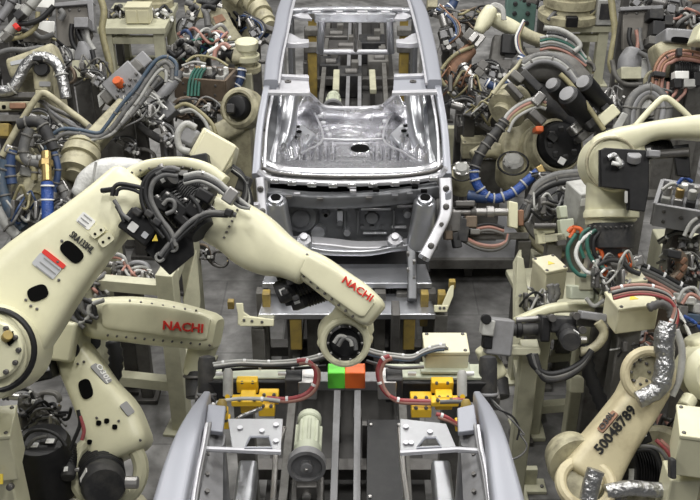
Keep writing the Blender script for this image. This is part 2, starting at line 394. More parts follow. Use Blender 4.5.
for y in (4.6, 5.5, 7.0, 8.6, 10.2, 11.8, 13.4):
    o = MB().box(Vector((cx(y), y, .2)), (1.5, .12, .1)).build('conveyor_crossbar', 'dsteel', None, .005)
    tag(o, dict(zip((4.6, 5.5, 7.0, 8.6, 10.2, 11.8, 13.4), ('first', 'second', 'third', 'fourth', 'fifth', 'sixth', 'last')))[y] + ' dark steel crossbar under the conveyor rails, counted from the near clamp beam', 'crossbar', 'conveyor crossbars'); 
bed = MB().box(Vector((cx(9.5), 9.9, .03)), (1.15, 14.5, .06), Matrix.Rotation(-.0106, 3, 'Z')).build('shade_bed_plate', 'bed', None, .005); tag(bed, 'dark conveyor bed plate added on the floor to deepen the shade under the car bodies', 'conveyor bed')  # plate added so the floor under the cars goes dark
for x, y0, l in ((336, 80, 'cream pad upright between the far conveyor rails, beside the pale motor'), (373, 80, 'cream pad upright between the far conveyor rails, nearest the car roof rail without motor')):
    g = thing('support_pad', l, 'support', 'support pads on the conveyor'); q = PZ(x, 94, .4); MB().box(Vector((q.x, q.y + .3, .46)), (.085, .75, .07)).build('pad_plate', 'creamg', g, .01); MB().box(Vector((q.x, q.y + .3, .24)), (.06, .2, .36)).build('pad_post', 'dsteel', g)
for s_, x in ((-1, 313), (1, 403)):
    for y in (48, 66, 84):
        g = thing('side_support', ('farthest', 'middle', 'nearest')[(48, 66, 84).index(y)] + ' yellow post in the car roof opening, on the ' + ('pale motor side' if s_ < 0 else 'side without motor'), 'support', 'yellow posts under the far car body'); q = PZ(x, y + 8, .2); MB().box(Vector((q.x, q.y, .40)), (.12, .14, .80)).build('post', 'ochre', g, .01); MB().box(Vector((q.x, q.y, .83)), (.2, .2, .09)).build('rest_block', 'iron', g, .01); MB().box(Vector((q.x + s_ * .09, q.y - .04, .5)), (.06, .12, .3)).build('side_cylinder', 'dsteel', g, .01)
for i, (x, y, w_, m_) in enumerate(((345, 44, .5, 'dsteel'), (372, 38, .4, 'blackg'), (350, 70, .34, 'blackg'), (335, 32, .4, 'dsteel'), (378, 56, .3, 'iron'), (330, 60, .3, 'blackg'))):
    g = thing('drive_block', ('wide dark drive block under the middle of the thin rear frame bar', 'black greasy drive block seen through the rear frame window, right of its mullion', 'small black drive block right beside the cream pads in the roof opening', 'dark drive block seen through the rear frame window, left of its mullion', 'grey greasy drive block just below the right end of the rear frame bar', 'small black drive block just below the left end of the rear frame bar')[i], 'drive block', 'dark drive blocks under the far car body'); q = PZ(x, y, .4); MB().box(q - UP * .17, (w_, .4, .34)).build('block_body', m_, g, .02); MB().cyl(q + Vector((-w_ * .2, -.1, 0)), q + Vector((w_ * .3, -.1, .0)), .06, n=14).build('shaft', 'dsteel', g); MB().box(q + Vector((w_ * .2, .1, .05)), (.1, .12, .1)).build('cap', 'iron', g, .01)
# flat black cover on the conveyor
t_ = thing('conveyor_cover', 'flat black cover plate with screws lying beside the conveyor rails', 'cover plate')
cv = [PZ(367, 421, .5), PZ(403, 421, .5), PZ(410, 520, .5), PZ(366, 520, .5)]
MB().plate(cv, .03).build('cover_plate', 'black', t_, .004)
for q in ((371, 425), (399, 425), (370, 497), (405, 497)): MB().lathe(PZ(q[0], q[1], .515), UP, [(.014, 0), (.014, .008), (.009, .012)], 8).build('screw', 'steel', t_)
for q in cv: MB().box(Vector((q.x * .93 + .0, q.y, .24)), (.05, .05, .48)).build('support', 'dsteel', t_)
# drive motor with pulley
def drive(c_px, s, label):
    t_ = thing('drive_motor', label, 'motor')
    c = PZ(c_px[0], c_px[1], .62); ax = Vector((0, 1, -.10)).normalized()
    MB().lathe(c, ax, [(.085 * s, -.02), (.095 * s, .0), (.095 * s, .1), (.08 * s, .12), (.08 * s, .36 * s), (.07 * s, .42 * s), (.04 * s, .44 * s)], 24).build('motor_body', 'pale', t_)
    for i in range(9):
        a = i / 9 * 2 * PI; u = ax.orthogonal().normalized(); v = ax.cross(u); d = u * math.cos(a) + v * math.sin(a)
        MB().cyl(c + ax * .1 + d * .084 * s, c + ax * .36 * s + d * .084 * s, .012 * s, n=8).build('cooling_fin', 'pale', t_)
    MB().lathe(c + ax * .42 * s, ax, [(.075 * s, 0), (.085 * s, .01), (.085 * s, .06), (.06 * s, .085)], 20).build('fan_cover', 'pale', t_)
    p = MB().lathe(c - ax * .05, -ax, [(.07 * s, -.02), (.128 * s, -.02), (.128 * s, .045), (.105 * s, .05), (.1 * s, .02), (.045 * s, .02), (.04 * s, .06), (.02 * s, .065)], 32).build('pulley', 'midg', t_)
    MB().lathe(c - ax * .05, -ax, [(.012, .06), (.012, .075), (.008, .08)], 8).build('shaft_bolt', 'steel', p)
    MB().box(c - ax * .1 - UP * .17, (.14, .12, .12)).build('gearbox', 'dsteel', t_, .01)
    MB().box(c - ax * .05 - UP * .33, (.22, .26, .2)).build('bracket', 'dsteel', t_, .01)
    MB().lathe(c - ax * .16 - UP * .19, -ax, [(.03, 0), (.03, .03), (.018, .035)], 12).build('hub', 'steel', t_)
drive((307, 459), 1.0, 'pale ribbed drive motor with a round grey pulley between the near car side frames')
drive((333, 108), 1.0, 'pale drive motor showing over the far lip of the shiny floor pan')
# ================================================================== car bodies
def rail3(root, name, sp, z, d, m, cap=.05, n=5):
    """spine of (px, py, width px) on height z (or list) -> solid bar"""
    c = [PZ(p[0], p[1], z[i] if isinstance(z, list) else z) for i, p in enumerate(sp)]
    return arm2(root, name, c, [p[2] * mpp(dep(c[i])) for i, p in enumerate(sp)], d, m, n)
def arm2(root, name, c, ws, d, m, n=5, seg=20, k=4, up=None):
    """rounded box section swept along world points, width sideways, thickness d vertical-ish"""
    c = smooth(c, k); w_ = smooth([Vector((x, 0, 0)) for x in ws], k); secs = []; K = len(c)
    for i in range(K):
        T = (c[min(i + 1, K - 1)] - c[max(i - 1, 0)]).normalized(); W = T.cross(up or UP).normalized(); D = W.cross(T)
        secs.append([c[i] + W * (w_[i].x / 2 * se(2 * PI * j / seg, n)[0]) + D * (d / 2 * se(2 * PI * j / seg, n)[1]) for j in range(seg)])
    return MB().loft(secs).build(name, m, root, ang=40)
car = thing('vehicle_body', 'bare silver car body shell seen whole, with open windscreen and dark dash panel', 'car body', 'bare car bodies on the line')
ZR = 2.06
# roof side rails
rl = rail3(car, 'roof_rail', [(291, -8, 10), (284, 12, 13), (280, 34, 14), (274, 58, 15), (271, 86, 15)], ZR, .12, 'satin')
rail3(rl, 'weld_flange', [(295.5, -4, 3), (291, 14, 3), (287.5, 34, 2.5), (282.5, 58, 2.5), (279, 84, 2.5)], ZR + .03, .02, 'flange')
rr = rail3(car, 'roof_rail', [(409, -8, 10), (419.5, 12, 13), (425, 34, 14), (430, 58, 15), (434.5, 86, 15)], ZR, .12, 'satin')
rail3(rr, 'weld_flange', [(407, -4, 3), (412.5, 14, 3), (417.5, 34, 2.5), (422.5, 58, 2.5), (426.5, 84, 2.5)], ZR + .03, .02, 'flange')
# windscreen pillars: from the roof corner down to the cowl
def pillar(o0, o1, s):
    a, b = PY(o0[0], o0[1], 8.3), PY(o1[0], o1[1], 7.18); m_ = (a + b) / 2 + Vector((s * .015, 0, .02))
    g = arm2(car, 'windscreen_pillar', [a, m_, b], [.062, .06, .066], .06, 'satin')
    k = Vector((-s * .055, .02, -.02)); arm2(g, 'pillar_flange', [a + k, m_ + k, b + k * 1.1], [.03, .022, .03], .02, 'flange')
pillar((267, 88), (256, 176), -1); pillar((437.5, 88), (447.5, 176), 1)
# roof brackets
def brk(pts, z, m, hole=None, th=.05):
    o = MB().plate([PZ(p[0], p[1], z) for p in pts], th).build('roof_bracket', m, car, .006)
    if hole: MB().lathe(PZ(hole[0], hole[1], z + th / 2), UP, [(.03, 0), (.03, .012), (.014, .012), (.014, .004)], 14).build('hole_boss', 'dsteel', o)
brk([(285, 34), (292, 36), (301, 41), (309, 41.5), (309, 45), (294, 46), (284, 45)], ZR - .03, 'flange')
brk([(419, 34), (412, 36), (404, 41), (396, 41.5), (396, 45), (410, 46), (420, 45)], ZR - .03, 'flange')
brk([(278, 77), (308, 77), (310, 93), (276, 93)], ZR - .04, 'flange', (288, 82)); brk([(394, 76), (424, 76), (427, 92), (393, 93)], ZR - .04, 'satin', (413, 82))
for q in ([(277, 75), (309, 77), (309, 79), (277, 77.5)], [(394, 76), (425, 74.5), (425, 77), (394, 78)], [(268, 91), (310, 92), (310, 94.5), (268, 94)], [(392, 92), (437, 90.5), (437, 93.5), (392, 94.5)]):
    MB().plate([PZ(p[0], p[1], ZR) for p in q], .03).build('cross_flange', 'flange', car, .004)
# far header and rear opening frame
h = rail3(car, 'rear_header', [(292, 11, 8), (320, 10, 9), (355, 9.5, 9), (390, 10, 9), (411, 11, 8)], ZR, .06, 'silver')
for i in range(9):
    q = PZ(305 + i * 11.5, 9 + (i % 2) * 3, ZR + .035); MB().box(q, (.07 + .02 * (i % 3), .05, .02)).build('header_tab', 'flange', h, .004)
for q in ([(292, 17), (306, 12), (312, 20), (300, 19)], [(413, 17), (399, 12), (394, 20), (406, 20)]):
    MB().plate([PZ(p[0], p[1], ZR - .02) for p in q], .03).build('corner_gusset', 'flange', car, .004)
fr = [PY(322, 17, 10.45), PY(389, 17, 10.45), PY(391, 52, 10.62), PY(320, 52, 10.62)]
arm2(car, 'rear_frame_post', [fr[0], (fr[0] + fr[3]) / 2, fr[3]], [.08, .08, .08], .07, 'silver', up=Vector((0, 1, 0)))
arm2(car, 'rear_frame_post', [fr[1], (fr[1] + fr[2]) / 2, fr[2]], [.08, .08, .08], .07, 'silver', up=Vector((0, 1, 0)))
MB().tube([fr[3], (fr[3] + fr[2]) / 2 + UP * .0, fr[2]], .028, 12).build('rear_frame_bar', 'flange', car)
MB().tube([PY(355.5, 17, 10.45), PY(355.5, 52, 10.62)], .024, 10).build('rear_frame_mullion', 'steel', car)
MB().box(PY(355, 17.5, 10.45), (.86, .05, .1)).build('rear_frame_top', 'silver', car, .01)
# side walls under the rails (inner panels, sills)
for s, xs in ((-1, (-.70, -.62)), (1, (.76, .68))):
    top = [Vector((xs[0], 8.5, 1.98)), Vector((xs[1], 10.4, 1.98))]
    sill = MB().box(Vector(((xs[0] + xs[1]) / 2, 9.6, 1.02)), (.12, 2.4, .16), Matrix.Rotation(s * .04, 3, 'Z')).build('sill', 'silver', car, .02)
    for y0, y1, m_ in ((8.4, 8.75, 'dash'), (9.3, 9.62, 'silver'), (10.2, 10.5, 'dash')):
        xx = lambda y: xs[0] + (xs[1] - xs[0]) * (y - 8.5) / 1.9
        MB().plate([Vector((xx(y0), y0, 1.05)), Vector((xx(y1), y1, 1.05)), Vector((xx(y1) + .0, y1 - .04, 2.0)), Vector((xx(y0), y0 + .04, 2.0))], .05).build('side_pillar', m_, car, .01)
# shiny floor pan
rows = [(174, 1.62, 262, 443), (169, 1.58, 262, 443), (164, 1.44, 264, 440), (158, 1.33, 268, 436), (148, 1.24, 276, 428), (140, 1.20, 284, 421), (131, 1.15, 287, 418), (125, 1.11, 289, 416), (118, 1.09, 290, 415), (112, 1.09, 291, 414), (108, 1.16, 304, 400)]
def pan_fn():
    g = []; n = 60
    rr_ = []; n = 130
    for i in range(len(rows) - 1):
        for k in range(5):
            f = k / 5; a, b = rows[i], rows[i + 1]; rr_.append(tuple(a[j] + (b[j] - a[j]) * f for j in range(4)))
    rr_.append(rows[-1])
    for (y, z, x0, x1) in rr_:
        line = []
        for i in range(n + 1):
            x = x0 + (x1 - x0) * i / n; dz = 0; u = (x - 353) / 80
            if 142 < y < 165 and 370 < abs(x - 353) + 353 < 425: dz += .035 * math.sin((x - 353) * .8) * min(1, (y - 142) / 8) * min(1, (165 - y) / 4)   # pressed ribs
            e = ((x - 360) / 12) ** 2 + ((y - 149) / 5.5) ** 2
            if e < 1: dz -= .05 * (1 - e) ** .5
            e = ((x - 347) / 24) ** 2 + ((y - 131) / 6) ** 2
            if e < 1: dz += .05 * (1 - e)
            if y > 158: dz += .03 * math.cos((y - 158) * .9)
            if 310 < x < 402 and 110 < y < 138: dz -= .05
            dz += .05 * abs(u) ** 6 if abs(u) < 1.3 else 0
            bl = 310 + (y - 100) / 38 * 13 if y < 138 else 323 - (y - 138) / 28 * 38
            br = 397 - (y - 100) / 38 * 14 if y < 138 else 383 + (y - 138) / 28 * 41
            k_ = max(0, min(1, max((bl - x) / 5, (x - br) / 5))); dz += .085 * k_ * k_ * (3 - 2 * k_) * (1 if y < 160 else max(0, (170 - y) / 10))
            p = PZ(x, y, z); p.z += dz; line.append(p)
        g.append(line)
    b = MB(); vs = [p for l in g for p in l]; R_, C_ = len(g), n + 1
    b.add(vs, [(r * C_ + c, r * C_ + c + 1, (r + 1) * C_ + c + 1, (r + 1) * C_ + c) for r in range(R_ - 1) for c in range(C_ - 1)])
    o = b.build('floor_pan', 'shine', car, ang=60); md = o.modifiers.new('thick', 'SOLIDIFY'); md.thickness = .012
    return o
pan = pan_fn()
e = [PZ(360 + 9.5 * math.cos(a * PI / 12), 149 + 4.2 * math.sin(a * PI / 12), 1.245) for a in range(24)]
MB().plate(e, .012, UP).build('spare_hole', 'hole', pan)
MB().tube([PZ(360 + 10.8 * math.cos(a * PI / 12), 149 + 5 * math.sin(a * PI / 12), 1.25) for a in range(25)], .014, 8).build('hole_rim', 'shine', pan)
for q_ in ([(311, 104), (323, 138), (304, 152), (286, 165)], [(396, 103), (383, 138), (403, 152), (423, 165)], [(323, 139), (353, 140), (383, 139)], [(290, 162), (320, 164), (353, 165), (390, 164), (418, 162)]):
    MB().tube(smooth([PZ(a_[0], a_[1], 1.24 if a_[1] < 150 else (1.36 if a_[1] < 160 else 1.48)) for a_ in q_], 4), .011, 8).build('pressed_ridge', 'flange', pan)
oc = [PZ(335 + 14 * math.cos(a * PI / 12), 152 + 6 * math.sin(a * PI / 12) - (3 if a % 5 == 0 else 0), 1.262) for a in range(0, 24, 2)]
MB().tube([PZ(347 + 19 * math.cos(a * PI / 12), 131 + 4.5 * math.sin(a * PI / 12), 1.15) for a in range(25)], .012, 8).build('pressed_ring', 'shine', pan)
# lip of the pan: bent upstanding edge
lip = [(306, 91), (315, 99), (324, 106.5), (345, 108), (378, 107), (388, 101), (398, 92)]
lz = [1.55, 1.4, 1.3, 1.28, 1.28, 1.4, 1.55]
top = [PZ(p[0], p[1], lz[i]) for i, p in enumerate(lip)]
low = [PZ(p[0], p[1], z) for p, z in zip([(288, 128), (300, 124), (322, 124), (345, 123), (384, 124), (402, 123), (416, 128)], [1.18, 1.12, 1.09, 1.09, 1.09, 1.12, 1.18])]
b = MB(); vs = top + low; b.add(vs, [(i, i + 1, 8 + i, 7 + i) for i in range(6)]); o = b.build('rear_bulkhead', 'shine', car, ang=50); o.modifiers.new('thick', 'SOLIDIFY').thickness = .012
MB().tube(smooth(top, 4), .02, 8).build('bulkhead_flange', 'flange', car)
for s, pts in ((0, [(313, 103), (317, 110), (320, 117), (323, 124), (326, 131), (329, 136)]), (1, [(393, 100), (391, 108), (388, 115), (385, 122), (382, 129), (379, 136)])):
    for p in pts: MB().lathe(PZ(p[0], p[1], 1.2), UP, [(.03, 0), (.03, .02), (.02, .028)], 10).build('weld_spot', 'flange', pan)
# wheel houses
for s, sp in ((-1, [(292, 97, 14), (289, 112, 16), (287, 128, 17), (284, 144, 15), (281, 158, 10)]), (1, [(413, 97, 14), (415, 112, 16), (417, 128, 17), (420, 144, 15), (424, 158, 10)])):
    rail3(car, 'wheel_house', sp, [1.62, 1.58, 1.48, 1.38, 1.36], .22, 'silver', n=3)
for s, x in ((-1, 0), (1, 1)):
    pts = [(271, 96), (278, 96), (273, 170), (262, 168)] if s < 0 else [(433, 95), (427, 95), (432, 170), (443, 168)]
    MB().plate([PY(pts[0][0], pts[0][1], 8.5), PY(pts[1][0], pts[1][1], 8.6), PY(pts[2][0], pts[2][1], 7.5), PY(pts[3][0], pts[3][1], 7.45)], .02).build('quarter_panel', 'dash', car, .004)
    a = [(280, 97), (277, 130), (272, 168)] if s < 0 else [(425, 97), (428, 130), (433, 168)]
    arm2(car, 'inner_reinforcement', [PY(a[0][0], a[0][1], 8.6), PY(a[1][0], a[1][1], 8.1), PY(a[2][0], a[2][1], 7.5)], [.05, .06, .06], .05, 'silver')
    bpts = [(301, 126), (296, 140), (306, 146), (316, 136)] if s < 0 else [(403, 124), (409, 140), (399, 146), (390, 136)]
    MB().plate([PZ(p[0], p[1], 1.3) for p in bpts], .05).build('gusset_plate', 'silver', pan, .01)
    for p in ((297, 127), (294, 137), (299, 132)) if s < 0 else ((406, 126), (409, 136), (404, 131)): MB().lathe(PZ(p[0], p[1], 1.33), UP, [(.028, 0), (.028, .008)], 10).build('panel_hole', 'hole', pan)
for i in range(12):
    x = 292 + i * 11; MB().box(PZ(x, 163.5 - .3 * abs(i - 5.5), 1.47), (.06, .03, .012)).build('pan_slot', 'dsteel' if i % 3 else 'flange', pan)
# cowl: layered flange curved across the windscreen foot
def curve_bar(name, pts, Y, w_, d, m, par=None, ws=None):
    c = [PY(p[0], p[1], Y + .0) for p in pts]; return arm2(par or car, name, c, [w_] * len(c), d, m)
cw = curve_bar('cowl_flange', [(258, 171), (270, 178.5), (300, 182), (350, 183.5), (400, 181.5), (437, 176), (446, 168)], 7.15, .05, .035, 'flange')
curve_bar('cowl_top', [(262, 167), (274, 172), (305, 175), (350, 176), (400, 175), (432, 171), (443, 165)], 7.32, .07, .03, 'shine')
for y_, m_ in ((-2.5, 'dsteel'), (4.0, 'dash')): MB().tube(smooth([PY(a_[0], a_[1] + y_, 7.2) for a_ in ((262, 170), (274, 175), (305, 178.5), (350, 179.5), (400, 178.5), (432, 174), (443, 168))], 4), .014, 8).build('cowl_groove', m_, car)
MB().plate([PY(270, 184, 7.24), PY(437, 181, 7.24), PY(437, 190, 7.24), PY(350, 193, 7.24), PY(270, 192, 7.24)], .02).build('cowl_gap_shade', 'hole', car)  # black plate imitates the shade in the gap below the cowl flange
for x, y in ((275, 181), (292, 183), (312, 184.6), (333, 185.3), (352, 185.6), (373, 185), (395, 183.8), (415, 181.6), (433, 178.6)):
    MB().box(PY(x, y, 7.09), (.07, .03, .035)).build('cowl_tab', 'shine', cw, .005)
# dash panel
yp = 7.28
def dp(x, y, Y=yp): return PY(x, y, Y)
MB().plate([dp(268, 191), dp(440, 188), dp(434, 205), dp(430, 243), dp(276, 243), dp(270, 205)], .03).build('dash_panel', 'dash', car)
dash = car.children[-1]
arm2(car, 'dash_upper', [dp(268, 196, 7.17), dp(310, 200, 7.14), dp(350, 200, 7.13), dp(400, 196, 7.14), dp(438, 190, 7.17)], [.1] * 5, .12, 'dash')
du = car.children[-1]
for x, y, m_ in ((297, 194, 'flange'), (289, 197, 'dsteel'), (320, 199, 'dsteel'), (353, 191, 'flange'), (369, 198, 'dsteel'), (395, 196, 'dash'), (410, 194, 'dash'), (424, 191, 'hole'), (376, 190, 'hole'), (415, 187, 'hole')):
    MB().box(dp(x, y, 7.06), (.05, .03, .025)).build('mounting_tab', m_, du, .004)
def boss(x, y, r, h, m_, Y=7.25, n=24): MB().lathe(dp(x, y, Y), Vector((0, -1, .15)), [(r, -.03), (r, 0), (r * .8, h), (.01, h * 1.05)], n).build('pressed_boss', m_, dash)
boss(301, 216, .155, .04, 'dash'); boss(301, 216, .09, .07, 'dash'); boss(326, 213, .035, .06, 'dash'); boss(326, 213, .02, .065, 'hole')
boss(318, 231, .07, .05, 'silver'); boss(347, 231, .035, .05, 'silver'); boss(407, 213, .035, .05, 'silver'); boss(372, 217, .06, .035, 'dash'); boss(340, 222, .03, .03, 'dash')
for x, y, w_, h_, m_ in ((340, 215, .05, .14, 'silver'), (376, 209, .24, .02, 'silver'), (375, 233, .2, .02, 'silver'), (358, 222, .02, .22, 'dash'), (394, 222, .02, .22, 'dash'), (399, 227, .12, .02, 'flange'), (405, 206, .13, .02, 'flange'), (338, 209, .18, .03, 'dash'), (300, 229, .16, .03, 'dash'), (345, 220, .02, .3, 'dash'), (285, 222, .02, .28, 'dash')):
    MB().box(dp(x, y, 7.24), (w_, .03, h_)).build('pressed_rib', m_, dash, .006)
for i in range(8): MB().box(dp(357 + i * 5, 212 + (i % 2) * 15, 7.25), (.03, .02, .025)).build('weld_tab', 'dash', dash)
# strut towers
def tower(tx, s):
    a = dp(tx, 204, 7.02); q = dp(tx + s * 3, 245, 6.98); r = .085
    o = arm(car, 'strut_tower', [(tx, 202, 22), (tx + s * 1, 222, 27), (tx + s * 3, 246, 32)], (dep(a), dep(q)), .2, 'silver', n=2.6, cap=.12)
    MB().lathe(dp(tx, 201.5, 6.98), Vector((0, -.25, 1)), [(.055, 0), (.055, .035), (.04, .04), (.04, .03)], 20).build('tower_rim', 'silver', o)
    MB().lathe(dp(tx, 201, 6.98), Vector((0, -.25, 1)), [(.04, .03), (.04, .042)], 20).build('tower_hole', 'hole', o)
tower(276, 1); tower(425, -1)
# apron reinforcements (bright strips that come forward from the cowl)
def apron(pts, Ys):
    c = [PY(p[0], p[1], Ys[i]) for i, p in enumerate(pts)]
    o = arm2(car, 'apron_reinforcement', c, [p[2] * mpp(dep(c[i])) for i, p in enumerate(pts)], .07, 'flange', up=Vector((0, -.9, .45)))
    for i in range(6):
        a = c[min(i * len(c) // 6, len(c) - 1)].lerp(c[min(i * len(c) // 6 + 1, len(c) - 1)], .5)
        MB().lathe(a + Vector((0, -.045, .022)), Vector((0, -.9, .45)), [(.018 if i % 2 else .026, 0), (.014, .01)], 10).build('panel_hole', 'dsteel', o)
apron([(445, 179, 13), (446, 198, 13), (445, 215, 12), (437, 233, 11), (424, 258, 12)], [7.1, 7.0, 6.9, 6.8, 6.62])
apron([(260, 178, 9), (262, 200, 9), (264, 222, 9), (266, 240, 9)], [7.1, 7.0, 6.9, 6.85])
poly(car, 'apron_box', [(445, 193, 7.82), (451, 190, 7.82), (450, 212, 7.86), (444, 216, 7.86)], .05, 'satin', bev=.006)
poly(car, 'apron_box', [(253, 203, 7.8), (259, 203, 7.8), (259, 218, 7.85), (253, 216, 7.85)], .05, 'flange', bev=.006)
# lower crossmember and longitudinals
arm2(car, 'lower_crossmember', [dp(277, 243, 7.1), dp(298, 242, 7.05), dp(330, 244, 7.03), dp(358, 247, 7.0), (dp(395, 246, 7.03)), dp(420, 242, 7.1)], [.12] * 6, .06, 'flange')
lc = car.children[-1]
arm2(car, 'lower_flange', [dp(300, 246, 6.98), dp(318, 250, 6.96), dp(336, 252, 6.95), dp(370, 252, 6.95), dp(398, 247, 6.96), dp(414, 246, 6.98)], [.05] * 6, .05, 'silver')
for x in (304, 395):
    MB().lathe(dp(x, 239, 6.96), Vector((0, -.5, .9)), [(.055, -.05), (.055, .0), (.03, .012), (.03, .05), (.018, .052)], 14).build('mount_stud', 'flange', lc)
    MB().box(dp(x, 243.5, 6.98), (.13, .08, .09)).build('mount_block', 'silver', lc, .01)
for x in (411, 283):
    c = [dp(x, 247, 6.95), dp(x + 1, 270, 6.8), dp(x + 1, 300, 6.6)]
    arm2(car, 'longitudinal', c, [.075, .075, .075], .08, 'dash', up=Vector((0, -1, 0)))
    lg = car.children[-1]
    for i in range(5): MB().box(dp(x - 3 + (i % 2) * 6, 254 + i * 8, 6.72), (.02, .03, .03)).build('weld_tab', 'steel', lg)
# ---- carrier under the body
ca = thing('body_carrier', 'grey carrier with two bright cross shelves standing under the car body nose', 'carrier')
for y_, Y_, z0, w0, w1 in ((282, 6.85, 0, 262, 432), (313, 6.6, 0, 258, 436)):
    MB().plate([PY(w0, y_ + 4, Y_ - .14), PY(w1, y_ + 4, Y_ - .14), PY(w1 - 4, y_ + 4, Y_ - .14) + Vector((0, .30, 0)), PY(w0 + 4, y_ + 4, Y_ - .14) + Vector((0, .30, 0))], .05).build('cross_shelf', 'silver', ca, .008)
    s_ = ca.children[-1]
    for i in range(7): MB().box(PY(w0 + 14 + i * 25, y_, Y_) + UP * .03, (.05, .05, .03)).build('locating_pad', 'flange' if i % 2 else 'iron', s_, .004)
for x, Y_ in ((262, 6.7), (292, 6.75), (402, 6.75), (430, 6.7), (380, 6.7), (312, 6.7)):
    p = PY(x, 290, Y_); MB().box(Vector((p.x, p.y, p.z / 2)), (.09, .1, p.z)).build('post', 'iron', ca, .006)
for x in (296, 409):
    p = PY(x, 330, 6.5); MB().box(p, (.09, .06, .34)).build('ochre_plate', 'ochre', ca, .006)
for x in (267, 424, 441):
    p = PY(x, 308, 6.6); MB().box(p, (.06, .08, .3)).build('guide_block', 'ochre', ca, .006)
for x in (340, 395): MB().box(PY(x, 335, 6.35), (.06, .2, .5)).build('strut', 'dsteel', ca, .006)
# black panel standing in for the shaded void under the body
pb = MB().box(Vector((0.03, 7.75, .72)), (1.3, .9, .1)).build('void_shade_panel', 'black', ca)
def arrow_bracket(pts, label, t):
    g = thing('locating_bracket', label, 'bracket'); poly(g, 'bracket_plate', pts[0], .05, 'cream', t, .006); poly(g, 'foot_plate', pts[1], .06, 'cream', t, .006)
    bolts(g, pts[2], t - .03, .012); q = V(pts[3], t); MB().box(q, (.05, .05, .07)).build('yellow_tip', 'ochre', g, .006)
    f = V(pts[4], t + .05); MB().box(Vector((f.x, f.y, f.z / 2)), (.1, .1, f.z)).build('post', 'iron', g, .006)
arrow_bracket([[(236, 303), (243, 303), (244, 312), (250, 316), (266, 318), (266, 324), (238, 325), (238, 313)], [(244, 316), (274, 319), (274, 326), (240, 326)], [(244, 320), (252, 321), (262, 322)], (231, 304), (258, 326)], 'cream pointed locating bracket with a yellow tip beside the red-lettered arm', 7.75)
arrow_bracket([[(450, 286), (454, 283), (453, 296), (447, 311), (438, 311), (442, 305)], [(434, 305), (448, 305), (447, 312), (434, 312)], [(440, 308), (444, 308)], (452, 284), (441, 312)], 'cream upright locating bracket with a yellow tip by the bare floor, beyond the junction box', 7.75)
# ================================================================== nearer car body (rear half in view)
car2 = thing('vehicle_body', 'nearer bare car body, only its silver roof rails and grey inner panels in view', 'car body', 'bare car bodies on the line')
ZN = 2.0
def rail_near(sp, fl, inner, s):
    o = rail3(car2, 'roof_rail', sp, [ZN - .22, ZN - .08, ZN, ZN + .02, ZN + .02, ZN + .02], .14, 'satin')
    rail3(o, 'weld_flange', fl, ZN - .0, .02, 'flange')
    rail3(o, 'drip_channel', [(p[0] - s * 0 + (6 if s < 0 else -6) * .0 + inner * 3.2, p[1], 3) for p in fl], ZN - .03, .03, 'midg')
rail_near([(207, 404, 8), (197, 422, 16), (188, 445, 25), (179, 475, 31), (170, 512, 35), (162, 550, 38)], [(207, 424, 3), (203, 446, 4), (198, 470, 4), (193, 500, 4.5), (188, 535, 5)], 1, -1)
rail_near([(477, 404, 8), (487, 422, 15), (495, 445, 21), (501, 475, 28), (508, 512, 34), (514, 550, 38)], [(478, 426, 3), (481, 446, 4), (486, 470, 4), (490, 500, 4.5), (494, 535, 5)], -1, 1)
